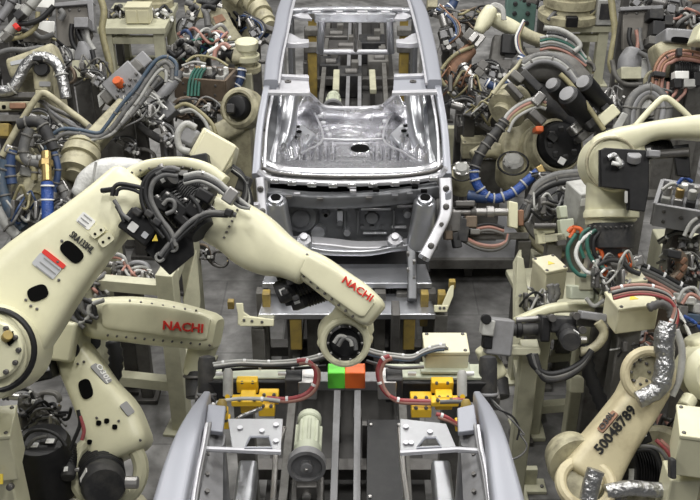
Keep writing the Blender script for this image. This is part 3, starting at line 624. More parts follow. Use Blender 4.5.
for s, pl in ((-1, [(206, 430), (222, 432), (221, 560), (190, 560)]), (1, [(477, 431), (461, 433), (468, 560), (496, 560)])):
    MB().plate([PZ(pl[0][0], pl[0][1], 1.88), PZ(pl[1][0], pl[1][1], 1.80), PZ(pl[2][0], pl[2][1], 1.80), PZ(pl[3][0], pl[3][1], 1.88)], .03).build('inner_side_panel', 'midg', car2, .004)
    ip = car2.children[-1]
    for y in (455, 475, 492): MB().lathe(PZ(207 if s < 0 else 474, y, 1.87), Vector((.3 * -s, 0, 1)), [(.012, 0), (.012, .012), (.005, .012)], 10).build('panel_hole', 'dsteel', ip)
    MB().plate([PZ(p[0], p[1], 1.9) for p in ([(208, 406), (226, 408), (223, 434), (205, 432)] if s < 0 else [(474, 406), (457, 410), (458, 434), (478, 432)])], .03).build('corner_panel', 'satin', car2, .006)
    A = [(228, 420), (283, 420), (281, 451), (232, 449)] if s < 0 else [(400, 420), (446, 425), (456, 448), (400, 452)]
    B = [(250, 437), (269, 437), (272, 448), (245, 448)] if s < 0 else [(425, 438), (436, 438), (441, 447), (417, 448)]
    o = MB().plate_hole([PZ(p[0], p[1], ZN - .03) for p in A], [PZ(p[0], p[1], ZN - .03) for p in B], .02).build('roof_bracket', 'bracketg', car2, .003)
    MB().tube([PZ(p[0], p[1], ZN - .03) for p in ([(206, 449), (232, 450), (281, 452)] if s < 0 else [(400, 453), (456, 449.5), (480, 451)])], .014, 8).build('bracket_flange', 'flange', o)
    MB().tube([PZ(p[0], p[1], ZN - .015) for p in B + B[:1]], .006, 6).build('opening_flange', 'satin', o)
    for p in ((276, 425), (276, 441), (240, 428), (262, 431)) if s < 0 else ((406, 427), (406, 443), (411, 443), (430, 432)): MB().lathe(PZ(p[0], p[1], ZN - .015), UP, [(.014, 0), (.014, .006), (.007, .006)], 10).build('bracket_hole', 'flange', o)
    arm2(car2, 'side_post', [PZ(215 if s < 0 else 470, 440, 1.85), PZ(215 if s < 0 else 470, 440, 1.85) + Vector((0, 0, -.6)), PZ(215 if s < 0 else 470, 440, 1.85) + Vector((0, .0, -1.1))], [.1, .1, .12], .1, 'midg', up=Vector((0, 1, 0)))
    c = PZ(211 if s < 0 else 474, 470, 1.85); MB().box(Vector((c.x - s * .02, 4.0, .75)), (.12, 1.8, .16)).build('sill', 'silver', car2, .02)
    MB().plate([Vector((c.x - s * .10, 3.2, .72)), Vector((c.x - s * .10, 4.4, .72)), Vector((c.x - s * .28, 4.4, .70)), Vector((c.x - s * .28, 3.2, .70))], .02).build('floor_side', 'silver', car2)
    MB().tube([PZ(x, y, 1.4) for x, y in (((284, 428), (276, 452), (273, 500), (270, 540)) if s < 0 else ((400, 428), (403, 470), (410, 520), (412, 540)))], .016, 8).build('inner_rod', 'steel', car2)
# ================================================================== welding gantry beam at the near end
gb = thing('clamp_beam', 'black horizontal clamp beam carrying yellow clamps across the line', 'beam')
tb = 6.1
MB().box((P(254, 384, tb) + P(254, 384, tb)) / 2, (95 * mpp(tb), .16, .15)).build('beam_segment', 'black', gb, .01)
MB().box(P(435, 385, tb), (100 * mpp(tb), .16, .15)).build('beam_segment', 'black', gb, .01)
MB().box(P(346, 381, tb + .05), (120 * mpp(tb), .1, .07)).build('beam_bridge', 'midg', gb, .006)
MB().box(P(258, 372, tb - .02), (104 * mpp(tb), .14, .02)).build('cable_tray', 'pale', gb, .004)
MB().box(P(434, 372, tb - .02), (104 * mpp(tb), .14, .02)).build('cable_tray', 'pale', gb, .004)
for x in (308, 387): MB().box(P(x, 383, tb - .06), (.11, .16, .13)).build('end_block', 'lgrey' if False else 'steel', gb, .008)
for x in (294, 394): MB().box(P(x, 384, tb - .07), (.1, .12, .15)).build('black_coupling', 'blackg', gb, .008)
for x in (220, 282, 412, 470):
    MB().box(P(x, 373.5, tb - .1), (.05, .02, .02)).build('tray_clip', 'zip', gb, .003)
for x, nm in ((207, 'x'), (488, 'y')):
    c = MB().lathe(P(x, 402, tb - .05), AU, [(.045, 0), (.055, .03), (.055, .24), (.048, .27), (.02, .28)], 20).build('end_cylinder', 'blackg', gb)
    MB().ring(P(x, 394, tb - .05), AU, .05, .012).build('cylinder_band', 'midg', c)
    MB().box(P(x, 398, tb + .0), (.13, .12, .1)).build('cylinder_mount', 'dsteel', gb, .008)
for x in (240, 455):
    p = P(x, 392, tb + .05); MB().box(Vector((p.x, p.y + .15, p.z / 2 - .02)), (.12, .12, p.z - .05)).build('beam_post', 'iron', gb, .006)
# green and orange marker block
mk = thing('marker_block', 'bright green and orange block at the middle of the clamp beam', 'marker')
for x0, x1, m_, l in ((328, 345, 'green', 'green half'), (345, 365, 'tango', 'orange half')):
    o = MB().box(P((x0 + x1) / 2, 376, tb - .1), ((x1 - x0) * mpp(tb), .10, .115)).build('marker_half', m_, mk, .006); o['label'] = l
# yellow clamps
def clamp(parts, cyls, label, t=5.95):
    g = thing('clamp_unit', label, 'clamp', 'yellow clamps along the beam')
    for i, (x0, y0, x1, y1, d) in enumerate(parts):
        MB().box(P((x0 + x1) / 2, (y0 + y1) / 2, t - .05 * i), ((x1 - x0) * mpp(t), d, (y1 - y0) * mpp(t) * .95)).build('clamp_plate', 'yellow', g, .006)
        o = g.children[-1]
        for bx in (.25, .75): MB().lathe(P(x0 + (x1 - x0) * bx, y0 + (y1 - y0) * .35, t - .05 * i - d * .5), -AF, [(.011, -.01), (.011, .012), (.006, .014)], 8).build('bolt', 'dsteel', o)
    for (x, y, r, l) in cyls:
        o = MB().lathe(P(x, y, t - .08), AU, [(r * mpp(t), 0), (r * mpp(t), l), (r * .6 * mpp(t), l + .02)], 16).build('clamp_cylinder', 'ochre' if l < .08 else 'lgrey', g)
        MB().lathe(P(x, y, t - .08), -AF, [(r * .5 * mpp(t), 0), (r * .5 * mpp(t), r * 1.05 * mpp(t))], 12).build('pivot_pin', 'yellow', o)
clamp([(237, 377, 258, 392, .06), (241, 391, 256, 412, .08), (232, 397, 262, 404, .07)], [(228, 396, 5, .14)], 'yellow clamp with a grey cylinder on the beam above the pale motor side')
clamp([(259, 391, 279, 402, .08), (259, 402, 275, 414, .08)], [], 'yellow clamp block hanging beside the dangling red hose loop nearest the round pulley')
clamp([(215, 417, 230, 426, .08), (217, 408, 228, 418, .06)], [(222, 412, 5, .05)], 'round-nosed yellow clamp against the car corner nearest the lettered oblong arm', 5.6)
clamp([(431, 378, 453, 392, .06), (435, 391, 452, 408, .08), (431, 398, 458, 404, .07)], [(462, 396, 5, .13)], 'yellow clamp with a grey cylinder hanging below the junction box')
clamp([(410, 394, 432, 404, .08), (411, 404, 431, 415, .08)], [], 'yellow clamp block beside the red hose loop nearest the black cover')
clamp([(455, 420, 474, 429, .07), (460, 408, 471, 420, .06)], [(466, 412, 5, .05)], 'small yellow clamp tucked under red hose at the car corner', 5.6)
# hoses and cables of the beam
bundle('red_hose', 'pair of dusty red hoses looping down from the beam beside the green block', 'hose', fan([(298, 362), (308, 362), (317, 371), (315, 386), (305, 396), (288, 400), (268, 399)], 2, 2.4, 2.0), 5.85, .014, ['red', 'pink'], 'red hose loops on the beam', 3)
bundle('red_hose', 'pair of dusty red hoses looping down from the beam beside the orange block', 'hose', fan([(391, 357), (383, 361), (379, 374), (384, 390), (396, 400), (415, 402), (440, 402), (466, 400)], 2, 2.4, 2.0), 5.85, .014, ['red', 'pink'], 'red hose loops on the beam', 4)
bundle('cable_run', 'strapped white and grey cables sagging along the beam towards the flange', 'cables', fan([(214, 366), (240, 363), (270, 364), (300, 362), (325, 356), (345, 347), (352, 344)], 4, .8, 1.6), 5.95, .009, ['lgrey', 'white', 'greyc', 'rubber'], 'cable runs on the beam', 7)
bundle('cable_run', 'strapped pale cables running from the wrist flange to the junction box', 'cables', fan([(352, 343), (360, 348), (376, 354), (395, 357), (412, 358), (424, 352), (436, 348), (445, 347)], 4, -.5, 1.7), 5.95, .009, ['lgrey', 'white', 'greyc', 'sblue'], 'cable runs on the beam', 7)
bundle('cable_run', 'dark cables lying on the beam top beside the yellow clamp row', 'cables', [[(222, 370), (260, 368), (300, 368), (326, 366)], [(366, 361), (385, 366), (402, 368), (424, 367)]], 6.0, .01, ['rubber', 'greyc'], 'cable runs on the beam', 4)
bundle('red_hose', 'red and grey hoses draped over the car corner nearest the numbered arm', 'hose', [[(436, 414), (446, 417), (458, 424), (478, 429)], [(438, 417), (450, 421), (462, 427), (476, 431)], [(440, 402), (462, 402), (478, 408), (486, 420)]], 5.55, .012, ['red', 'pink', 'greyc'], None, 2)
bundle('cable_run', 'thin grey cables curving over the car corner nearest the lettered oblong arm', 'cables', [[(206, 416), (214, 404), (236, 399), (262, 399), (280, 401)], [(200, 402), (206, 396), (214, 400), (216, 412)], [(232, 424), (240, 417), (252, 412), (262, 408)]], 5.6, .011, ['lgrey', 'rubber', 'foil'], None, 2)
bundle('cable_loop', 'thin dark cable loop hanging beside the car side by bare floor', 'cables', [[(489, 396, 6.02), (497, 408), (512, 416), (519, 428), (517, 440)], [(490, 398, 6.02), (508, 416), (524, 434), (520, 434), (527, 446), (520, 456), (504, 462)]], 5.9, .006, ['rubber', 'greyc'])
jb = thing('junction_box', 'pale cream junction box on the clamp beam with cables entering its lid', 'box')
jbox(jb, P(445, 356, 6.12), (43 * mpp(6.1), .2, .16), 'box', gland=False)
hose(jb, 'cable', [(424, 357), (432, 349), (441, 346), (448, 349)], 6.0, .01, 'greyc'); MB().box(P(445, 368, 6.06), (.3, .1, .02)).build('base_plate', 'pale', jb, .004)
# ================================================================== industrial robots (near)
def pedestal(root, x, y, z0, z1, r=.3, m='cream', box=True):
    """floor base: box foot, turning column"""
    if box: MB().box(Vector((x, y, z0 / 2)), (r * 2.1, r * 2.1, z0)).build('pedestal', m, root, .02)
    MB().lathe(Vector((x, y, z0)), UP, [(r * 1.05, 0), (r * 1.05, .08), (r * .85, .1), (r * .85, .16), (r * .95, .18), (r * .95, z1 - z0 - .03), (r * .8, z1 - z0)], 28).build('turning_column', m, root)
# ---------------- robot reaching across the car (red lettering on forearm)
ra = thing('industrial_robot', 'big cream robot whose red-lettered forearm reaches across the front of the car', 'robot', 'cream robots beside the line')
pedestal(ra, -2.45, 4.75, 1.0, 2.05, .3)
arm(ra, 'shoulder', [(-90, 395, 90), (-50, 372, 92), (-10, 350, 92)], 5.45, .4, 'cream', 3)
la = arm(ra, 'lower_arm', [(-24, 348, 118), (10, 314, 104), (45, 273, 88), (85, 235, 68), (112, 209, 58), (128, 192, 52)], (5.4, 5.6), .30, 'cream', 5)
tf = 5.31
sj = disc(ra, 'shoulder_joint', (-6, 350), 47, .5, 'cream', 5.3, n=36)
MB().ring(P(-6, 350, 5.06), -AF, 40 * mpp(5.1), .016, 40).build('seal_ring', 'black', sj)
disc(sj, 'joint_cover', (-6, 350), 30, .06, 'cream', 5.03)
for k in range(12): MB().lathe(P(-6 + 25 * math.cos(k * PI / 6), 350 + 25 * math.sin(k * PI / 6), 5.0), -AF, [(.014, 0), (.014, .014), (.009, .018)], 8).build('bolt', 'dsteel', sj)
poly(sj, 'cable_slot', [(3, 335), (13, 331), (15, 341), (10, 346)], .03, 'hole', 5.0)
cylp(sj, 'joint_knob', (6, 338, 5.0), (8, 335, 4.96), 5, 'ochre')
window(la, 'access_hole', (72, 252), 25, 15, 43, la, 'hole'); window(la, 'access_hole', (38, 293), 20, 15, -22, la, 'hole')  # raised black patches imitate the darkness inside the arm's openings
text(la, 'model_lettering', 'SRA133HL', (69, 236), (91, 254), 7, 'ink', la, .004)
window(la, 'sticker', (47, 266), 27, 15, 38, la, 'lgl', .008, 9); window(la, 'red_strip', (54, 259), 27, 5, 38, la, 'lred', .012, 9)
for k in range(3): window(la, 'print_line', (52 - 4 * k, 264 + 4 * k), 20, 1.2, 38, la, 'gink', .012, 9)
window(la, 'sticker', (86, 221), 16, 12, 38, la, 'label', .008, 9)
for k in range(3): window(la, 'print_line', (88 - 3 * k, 218 + 3 * k), 10, 1.2, 38, la, 'gink', .012, 9)
for c in ((98, 232), (106, 240)):
    o = window(la, 'lifting_pad', c, 15, 10, -38, la, 'cream', .05, 5)
    for dx, dy in ((-3, 2), (3, -2)): window(la, 'pad_hole', (c[0] + dx, c[1] + dy), 2.5, 2.5, 0, o, 'hole', .006)
for c in ((26, 300), (31, 306), (37, 309), (62, 241), (58, 262), (59, 280)): sbolts(la, [c])
# cover band arching over the elbow
ab = arm(ra, 'elbow_cover', [(118, 192, 20), (130, 178, 16), (146, 168, 13), (166, 164, 12), (188, 164, 12), (208, 170, 13), (224, 182, 14)], 5.62, .2, 'cream', 4, .1)
for k in range(9): sbolts(ab, [(132 + 8.5 * k, 175 - 9 * math.sin((k + 1) / 10 * PI * .9))], .006)
arm(ra, 'elbow_housing', [(132, 194, 46), (160, 200, 56), (190, 206, 56), (212, 212, 50)], 5.72, .26, 'black', 4)
eh = ra.children[-1]
# black motor cluster
amp = boxc(ra, 'motor_amplifier', (142, 227), 34, 25, .2, 'black', 5.42, 37, bev=.012)
for c, s_, m_ in (((133, 227), (9, 9), 'label'), ((145, 235), (6, 6), 'lgl')): window(amp, 'sticker', c, s_[0], s_[1], 37, 5.31, m_, .008, 9)
MB().plate([P(152, 241, 5.31), P(158, 241, 5.31), P(156, 234, 5.31)], .006).build('warning_sticker', 'ywarn', amp)
for c in ((150, 214), (158, 222), (138, 212)): boxc(amp, 'plug', c, 9, 7, .08, 'blackg', 5.31, 37)
pl = poly(ra, 'motor_plate', [(145, 250), (170, 275), (194, 255), (193, 239), (178, 228), (158, 232)], .03, 'black', 5.42, .004)
for c in ((160, 257), (173, 247)): MB().ring(P(c[0], c[1], 5.39), -AF, .022, .008, 20).build('grommet', 'lgrey', pl)
motor(ra, (168, 196, 5.5), (203, 232, 5.42), 17); motor(ra, (150, 190, 5.5), (172, 176, 5.42), 11); motor(ra, (178, 192, 5.5), (208, 206, 5.42), 13)
motor(ra, (186, 185, 5.52), (214, 192, 5.46), 10)
for c, ww, hh, an in (((176, 205), 30, 12, 40), ((196, 212), 22, 14, 40), ((160, 204), 20, 12, 20), ((186, 222), 24, 10, 42), ((205, 196), 18, 12, 30)):
    boxc(ra, 'cable_housing', c, ww, hh, .1, 'black', 5.36, an, bev=.012)
for c in ((168, 194), (176, 212), (186, 200), (196, 206), (158, 197)): boxc(eh, 'steel_clip', c, 5, 4, .05, 'steel', 5.33, 35)
for pts, r_, m_ in (([(112, 196), (114, 188), (120, 184), (134, 186), (146, 189)], .012, 'rubber'), ([(116, 196), (118, 190), (124, 188), (134, 190), (142, 194)], .010, 'rubber'),
    ([(114, 200), (118, 206), (122, 214), (130, 220)], .012, 'greyc'), ([(116, 206), (120, 213), (124, 222)], .009, 'rubber'),
    ([(176, 172), (160, 171), (148, 180), (146, 198), (156, 218), (168, 236), (173, 250)], .014, 'rubber'), ([(178, 176), (164, 175), (153, 183), (151, 199), (160, 217), (171, 232), (176, 246)], .014, 'greyc'),
    ([(172, 168), (154, 171), (143, 184), (142, 202), (152, 222), (164, 238)], .012, 'rubber'), ([(180, 170), (168, 168), (156, 174)], .014, 'greyc'),
    ([(160, 256), (166, 248), (176, 236), (190, 222), (206, 213), (224, 213), (236, 215)], .014, 'greyc'), ([(164, 258), (170, 249), (180, 238), (194, 225), (208, 216), (228, 216)], .010, 'rubber'),
    ([(163, 205), (168, 200), (174, 202), (174, 210), (166, 214)], .012, 'greyc'), ([(190, 196), (198, 206), (200, 216), (194, 226)], .012, 'rubber')):
    hose(ra, 'cable', pts, 5.3, r_, m_)
for k in range(4): hose(ra, 'dress_hose', [(184, 176 + 2.5 * k), (200, 173 + 2.6 * k), (215, 179 + 2.6 * k), (228, 190 + 2.4 * k), (240, 200 + 2 * k), (250, 208)], 5.35, .013, ['lgrey', 'greyc', 'rubber', 'lgrey'][k], bands=2 if k == 0 else 0, bm='steel')
boxc(ra, 'hose_clamp', (231, 196), 12, 16, .1, 'steel', 5.31, 35); boxc(ra, 'hose_clamp', (229, 213), 8, 8, .06, 'rubber', 5.28, 20)
boxc(ra, 'valve_block', (108, 190), 14, 5, .05, 'black', 5.35, -8)
# forearm
fa = arm(ra, 'forearm', [(199, 211, 44), (216, 219, 50), (236, 228, 55), (254, 241, 58), (270, 251, 52), (288, 259, 40), (306, 268, 36)], (5.62, 5.5), .3, 'cream', 3.2, .12)
MB().cyl(P(200, 226, 5.44), P(209, 214 + 16, 5.46), 29 * mpp(5.5), n=32).build('forearm_flange', 'cream', ra) if False else None
ff = arm(ra, 'forearm_flange', [(196, 212, 60), (203, 216, 62)], 5.62, .34, 'cream', 2.4, .04)
for k in range(7): sbolts(fa, [(240 - 2.6 * k, 205 + 5.4 * k)], .006)
wa = arm(ra, 'wrist_arm', [(296, 260, 28), (316, 270, 33), (338, 286, 35), (356, 299, 36), (367, 308, 34)], (5.5, 5.46), .24, 'cream', 4.5, .38)
wl = arm(wa, 'cover_lid', [(308, 266, 20), (326, 278, 24), (346, 292, 25), (362, 304, 24)], (5.372, 5.342), .04, 'cream', 5, .38)
for k in range(9): sbolts(wa, [(307 + 7.3 * k, 255 + 5.2 * k)], .007)
for k in range(8): sbolts(wa, [(304 + 7 * k, 276 + 5.7 * k)], .007)
text(wa, 'red_lettering', 'NACHI', (341.5, 282), (370, 302), 7.6, 'lred', wl, .002)
wb = motor(ra, (318, 276, 5.56), (277, 294, 5.56), 13, plug=False)
motor(ra, (330, 290, 5.62), (291, 303, 5.62), 10, plug=False)
boxc(ra, 'motor_housing', (303, 281), 42, 22, .2, 'black', 5.62, -20, bev=.02)
poly(ra, 'motor_guard', [(276, 276), (302, 268), (323, 290), (310, 304), (286, 306)], .03, 'blackg', 5.7, .004)
for c in ((285, 292), (296, 298), (290, 282)): boxc(ra, 'plug', c, 7, 6, .06, 'blackg', 5.46, -20)
wr = arm(ra, 'wrist', [(352, 305, 30), (350, 318, 40), (346, 331, 56), (344, 345, 52)], 5.68, .24, 'cream', 2.6, .2)
poly(wr, 'side_lug', [(316, 343), (328, 320), (336, 330), (324, 352)], .1, 'cream', 5.66, .02)
poly(wr, 'side_lug', [(356, 320), (372, 312), (374, 330), (366, 346)], .1, 'cream', 5.66, .02)
tfz = MB().lathe(P(345, 343, 5.53), (-AF + AU * -.12), [(19 * mpp(5.5), -.05), (19 * mpp(5.5), .0), (16 * mpp(5.5), .01), (14 * mpp(5.5), -.02), (7 * mpp(5.5), -.025)], 32).build('tool_flange', 'black', ra)
MB().ring(P(345, 342, 5.54), (-AF + AU * -.12), 22 * mpp(5.5), 4 * mpp(5.5), 36, 10).build('wrist_rim', 'cream', wr)
for k in range(10):
    a = k * PI / 5; MB().lathe(P(345 + 17 * math.cos(a), 343 + 17 * math.sin(a), 5.51), -AF, [(.007, 0), (.007, .012), (.004, .014)], 8).build('bolt', 'steel', tfz)
for pts, m_ in (([(334, 343), (340, 336), (350, 340), (352, 346)], 'lgrey'), ([(356, 350), (354, 340), (344, 338), (338, 346)], 'greyc')): hose(ra, 'cable', pts, 5.44, .012, m_)
# ---------------- robot with the oblong lettered forearm below it
rb = thing('industrial_robot', 'cream robot with an oblong red-lettered forearm over bare floor, wrist pointing down', 'robot', 'cream robots beside the line')
MB().box(P(105, 505, 6.3) - UP * .42, (.85, .8, .16)).build('base_plate', 'dsteel', rb, .02)
q = P(100, 490, 6.4); MB().lathe(Vector((q.x, q.y, .0)), UP, [(.36, 0), (.36, .3), (.30, .34), (.30, q.z - .25)], 28).build('base', 'creamd', rb)
lb = arm(rb, 'lower_arm', [(74, 352, 34), (86, 374, 40), (98, 396, 46), (112, 420, 58), (122, 446, 60)], (6.5, 6.3), .28, 'cream', 4.5, .2)
MB().ring(P(108, 470, 6.25), (-AF + AU * .1), 33 * mpp(6.25), 8 * mpp(6.25), 36, 10).build('arm_yoke', 'cream', lb)
motor(rb, (100, 462, 6.35), (104, 488, 5.95), 23)
window(lb, 'access_hole', (86, 389), 13, 20, -22, lb, 'hole'); window(lb, 'model_plate', (101, 374), 25, 8, 56, lb, 'gink', .01, 9)
text(lb, 'plate_lettering', 'O30L', (95, 366), (107, 384), 6, 'label', lb, .004)
window(lb, 'grey_sticker', (127, 409), 14, 9, 56, lb, 'gink', .01, 9)
for c in ((99, 423), (107, 421), (115, 427), (90, 442)): window(lb, 'bolt_hole', c, 5, 5, 0, lb, 'hole')
for c in ((97, 418), (119, 421), (140, 440), (78, 364), (84, 362)): sbolts(lb, [c])
MB().ring(P(70, 350, 6.35), -AF, .05, .012).build('seal_ring', 'black', lb)
boxc(rb, 'elbow_housing', (66, 340), 42, 34, .3, 'cream', 6.5, -10, bev=.03); boxc(rb, 'elbow_box', (64, 340), 28, 40, .2, 'cream', 6.35, 8, bev=.02)
MB().cyl(P(98, 316, 6.52), P(106, 317, 6.5), 22 * mpp(6.5), n=28).build('seam_ring', 'black', rb)
fb = arm(rb, 'forearm', [(104, 318, 42), (128, 319, 45), (156, 322, 46), (182, 326, 43), (203, 330, 39)], (6.5, 6.42), .28, 'cream', 4, .42)
fl_ = arm(fb, 'cover_lid', [(114, 316, 28), (140, 318, 30), (170, 322, 30), (198, 327, 27)], (6.355, 6.285), .04, 'cream', 4, .42)
for k in range(12): sbolts(fb, [(108 + 9.2 * k, 335 + .9 * k)], .007)
for k in range(7): sbolts(fb, [(130 + 11 * k, 301 + 1.7 * k)], .007)
text(fb, 'red_lettering', 'NACHI', (163, 329.5), (203, 333), 9, 'lred', fl_, .002)
wr = arm(rb, 'wrist', [(206, 338, 30), (200, 356, 27), (194, 374, 22)], 6.5, .22, 'cream', 2.5, .1)
cylp(rb, 'tool_flange', (195, 372, 6.45), (196, 398, 6.4), 10, 'blackg'); MB().ring(P(195.5, 376, 6.43), AU, 11 * mpp(6.4), .01).build('flange_ring', 'dsteel', rb.children[-1])
motor(rb, (90, 322, 6.6), (62, 318, 6.75), 13); motor(rb, (92, 338, 6.6), (66, 352, 6.7), 12)
for pts, m_ in (([(60, 302), (72, 306), (80, 318), (92, 322)], 'rubber'), ([(58, 310), (70, 316), (84, 328)], 'greyc'), ([(82, 300), (84, 312), (98, 318)], 'greyc'), ([(66, 300), (78, 298), (92, 304), (96, 316)], 'rubber'), ([(74, 326), (88, 318), (90, 306), (104, 300)], 'lgrey')): hose(rb, 'cable', pts, 6.32, .016, m_)
for c, ww, hh, m_ in (((82, 306), 22, 12, 'midg'), ((70, 318), 20, 12, 'iron'), ((92, 310), 12, 16, 'steel'), ((78, 322), 14, 8, 'lgrey')): boxc(rb, 'connector_block', c, ww, hh, .12, m_, 6.42, -12)
boxc(rb, 'motor_amplifier', (40, 371), 34, 18, .25, 'black', 6.35, -12, bev=.015)
for c, m_ in (((34, 368), 'label'), ((46, 369), 'lgl'), ((28, 372), 'orange')): boxc(rb.children[-1], 'sticker', c, 7, 5, .02, m_, 6.22, -12)
q = P(46, 462, 6.2); MB().lathe(q - UP * .22, UP, [(.17, 0), (.17, .36), (.15, .4)], 20).build('motor_can', 'black', rb)
mc = rb.children[-1]
for c, m_ in (((36, 446), 'blackg'), ((50, 442), 'blackg'), ((44, 452), 'black'), ((56, 450), 'blackg')): boxw(mc, 'plug', P(c[0], c[1], 6.12), (.1, .09, .07), m_)
for c, m_ in (((34, 445), 'label'), ((50, 441), 'label'), ((45, 449), 'lgl')): boxw(mc, 'sticker', P(c[0], c[1], 6.06), (.05, .04, .01), m_)
motor(rb, (70, 446, 6.25), (68, 478, 6.1), 8); boxc(rb, 'counterweight', (60, 480), 60, 34, .3, 'creamd', 6.5, -10, bev=.03)
for pts, m_ in (([(22, 442), (30, 432), (44, 430), (58, 436), (66, 446)], 'rubber'), ([(78, 410), (80, 424), (74, 440), (70, 450)], 'rubber'), ([(26, 452), (34, 440), (48, 436)], 'greyc'), ([(80, 416), (84, 430), (82, 440)], 'red')): hose(rb, 'cable', pts, 6.05, .012, m_)
convo(rb, 'corrugated_hose', [(112, 340), (116, 356), (114, 376), (106, 392)], 6.9, .055, 'rubber', .05)
# ---------------- near right: arm with the number
rd = thing('industrial_robot', 'worn cream robot arm carrying a black number, leaning beside the near car', 'robot', 'cream robots beside the line')
td = 6.0
ld = arm(rd, 'lower_arm', [(646, 385, 44), (636, 404, 42), (622, 424, 44), (608, 444, 48), (596, 462, 54), (588, 476, 58)], (6.0, 5.9), .26, 'tan', 4.5, .1)
MB().ring(P(648, 374, 5.86), -AF, 23 * mpp(5.9), 5 * mpp(5.9), 36, 10).build('arm_yoke', 'tan', ld); disc(ld, 'joint_disc', (648, 374), 21, .2, 'creamd', 5.98)
MB().ring(P(586, 484, 5.75), (-AF + AU * .8), 25 * mpp(5.8), 6 * mpp(5.8), 36, 10).build('arm_yoke', 'tan', ld)
disc(ld, 'joint_disc', (580, 486), 20, .2, 'creamd', 5.88, (-AF + AU * .5))
for k in range(8):
    a = k * PI / 4; MB().lathe(P(640 + 9 * math.cos(a), 372 + 12 * math.sin(a), 5.875), -AF, [(.009, -.02), (.009, .012), (.005, .014)], 8).build('bolt', 'dsteel', ld)
text(ld, 'black_number', '50048789', (601, 455), (637, 411), 11, 'ink', ld, .002)
window(ld, 'model_plate', (608, 422), 25, 8, -54, ld, 'rust', .012, 9); text(ld, 'plate_lettering', 'O38L', (603, 431), (615, 414), 6, 'ink', ld, .010)
sg = MB().lathe(P(567, 452, 6.05), P(580, 470, 5.85) - P(567, 452, 6.05), [(.10, -.05), (.14, 0), (.145, .05), (.155, .06), (.155, .1), (.165, .11), (.165, .16)], 28).build('shoulder_cap', 'creamd', rd)
MB().box(Vector((1.85, 4.95, .3)), (.6, .6, .6)).build('base', 'creamd', rd, .03)
q = P(606, 505, 6.1); MB().lathe(Vector((1.80, 4.95, .58)), UP, [(.27, 0), (.27, .14), (.22, .18), (.22, .3)], 28).build('turning_column', 'creamd', rd)
motor(rd, (650, 470, 6.2), (614, 470, 6.15), 26, m='black'); disc(rd, 'motor_flange', (660, 462), 36, .12, 'creamd', 6.3, (AX * -.6 - AF).normalized())
boxc(rd, 'motor_amplifier', (640, 437), 18, 13, .1, 'black', 5.95, -20); window(rd.children[-1], 'sticker', (642, 434), 8, 7, -20, 5.885, 'label', .01, 9)
hose(rd, 'foil_hose', [(668, 322), (664, 340), (665, 362), (660, 386), (650, 394), (638, 400)], 5.72, [.05, .052, .056, .06, .06, .058, .056, .06, .055, .05, .055, .06, .055, .055, .06, .055, .05, .05, .055, .05, .05, .05, .05, .05, .05, .05][:26], 'foil', 12)
hose(rd, 'foil_hose', [(596, 470), (592, 482), (588, 500)], 5.6, .05, 'foil', 12)
hose(rd, 'foil_hose', [(606, 492), (630, 488), (660, 490), (690, 486)], 5.7, .045, 'foil', 12)
for pts, m_ in (([(628, 452), (650, 450), (660, 466), (662, 486)], 'rubber'), ([(634, 446), (656, 448), (668, 462), (672, 484)], 'greyc'), ([(656, 440), (668, 452), (676, 470)], 'red'), ([(660, 440), (672, 452), (680, 470)], 'pink')): hose(rd, 'cable', pts, 5.9, .013, m_)
convo(rd, 'corrugated_hose', [(586, 344), (588, 370), (596, 390), (604, 410)], 6.4, .05, 'rubber', .05)
# ---------------- robot C: arm over the right side, black bracket, turned down
rc = thing('industrial_robot', 'cream robot with its elbow bent down and a black bracket on the bend', 'robot', 'cream robots beside the line')
tc = 6.6
ac = arm(rc, 'upper_arm', [(606, 150, 36), (626, 141, 31), (650, 132, 20), (676, 129, 21), (704, 128, 26), (740, 128, 30), (840, 132, 36)], (6.6, 6.3), .3, 'cream', 3.2, .3)
dj = disc(rc, 'elbow_joint', (612, 163), 30, .36, 'cream', 6.6, n=40, ch=.2)
MB().ring(P(612, 163, 6.41), -AF, 25 * mpp(6.5), .012, 40).build('seal_ring', 'creamd', dj)
arm(rc, 'elbow_neck', [(610, 172, 46), (610, 190, 46), (610, 208, 48), (611, 222, 50)], 6.65, .3, 'cream', 2.5, .05)
nk = rc.children[-1]
MB().lathe(P(611, 213, 6.62), -AU, [(.17, -.02), (.18, .0), (.18, .03), (.155, .04)], 32).build('neck_flange', 'cream', nk)
MB().lathe(P(611, 223, 6.62), -AU, [(.148, 0), (.152, .02), (.148, .16), (.13, .17)], 32).build('wrist_sleeve', 'blackg', rc)
ws_ = rc.children[-1]
for k in range(9): MB().lathe(P(590 + 5.2 * k, 226 + 1.2 * math.sin(k / 8 * PI), 6.46), -AF, [(.007, -.02), (.007, .01), (.004, .012)], 8).build('bolt', 'dsteel', ws_)
bt = poly(rc, 'black_bracket', [(600, 150), (604, 148), (654, 151), (654, 158), (648, 160), (648, 190), (644, 212), (628, 210), (628, 190), (600, 187)], .05, 'black', 6.3, .006)
for q_ in ([(600, 150), (600, 187)], [(628, 190), (628, 210)]): poly(bt, 'bracket_side', [q_[0] + (6.3,), q_[1] + (6.3,), q_[1] + (6.5,), q_[0] + (6.5,)], .02, 'black')
boxc(bt, 'bracket_cap', (650, 155), 12, 7, .2, 'midg', 6.32, 3); disc(bt, 'cap_knob', (634, 158), 7, .05, 'midg', 6.27, (-AF + AU * 1.5))
window(bt, 'bracket_slot', (626, 201 - 4), 3, 12, 0, 6.27, 'lgrey', .01, 6)
hose(rc, 'foil_tuft', [(608, 158), (614, 155), (618, 160), (622, 164), (618, 167)], 6.24, .018, 'foil'); hose(rc, 'foil_tuft', [(612, 163), (620, 164), (617, 158)], 6.22, .014, 'bag')
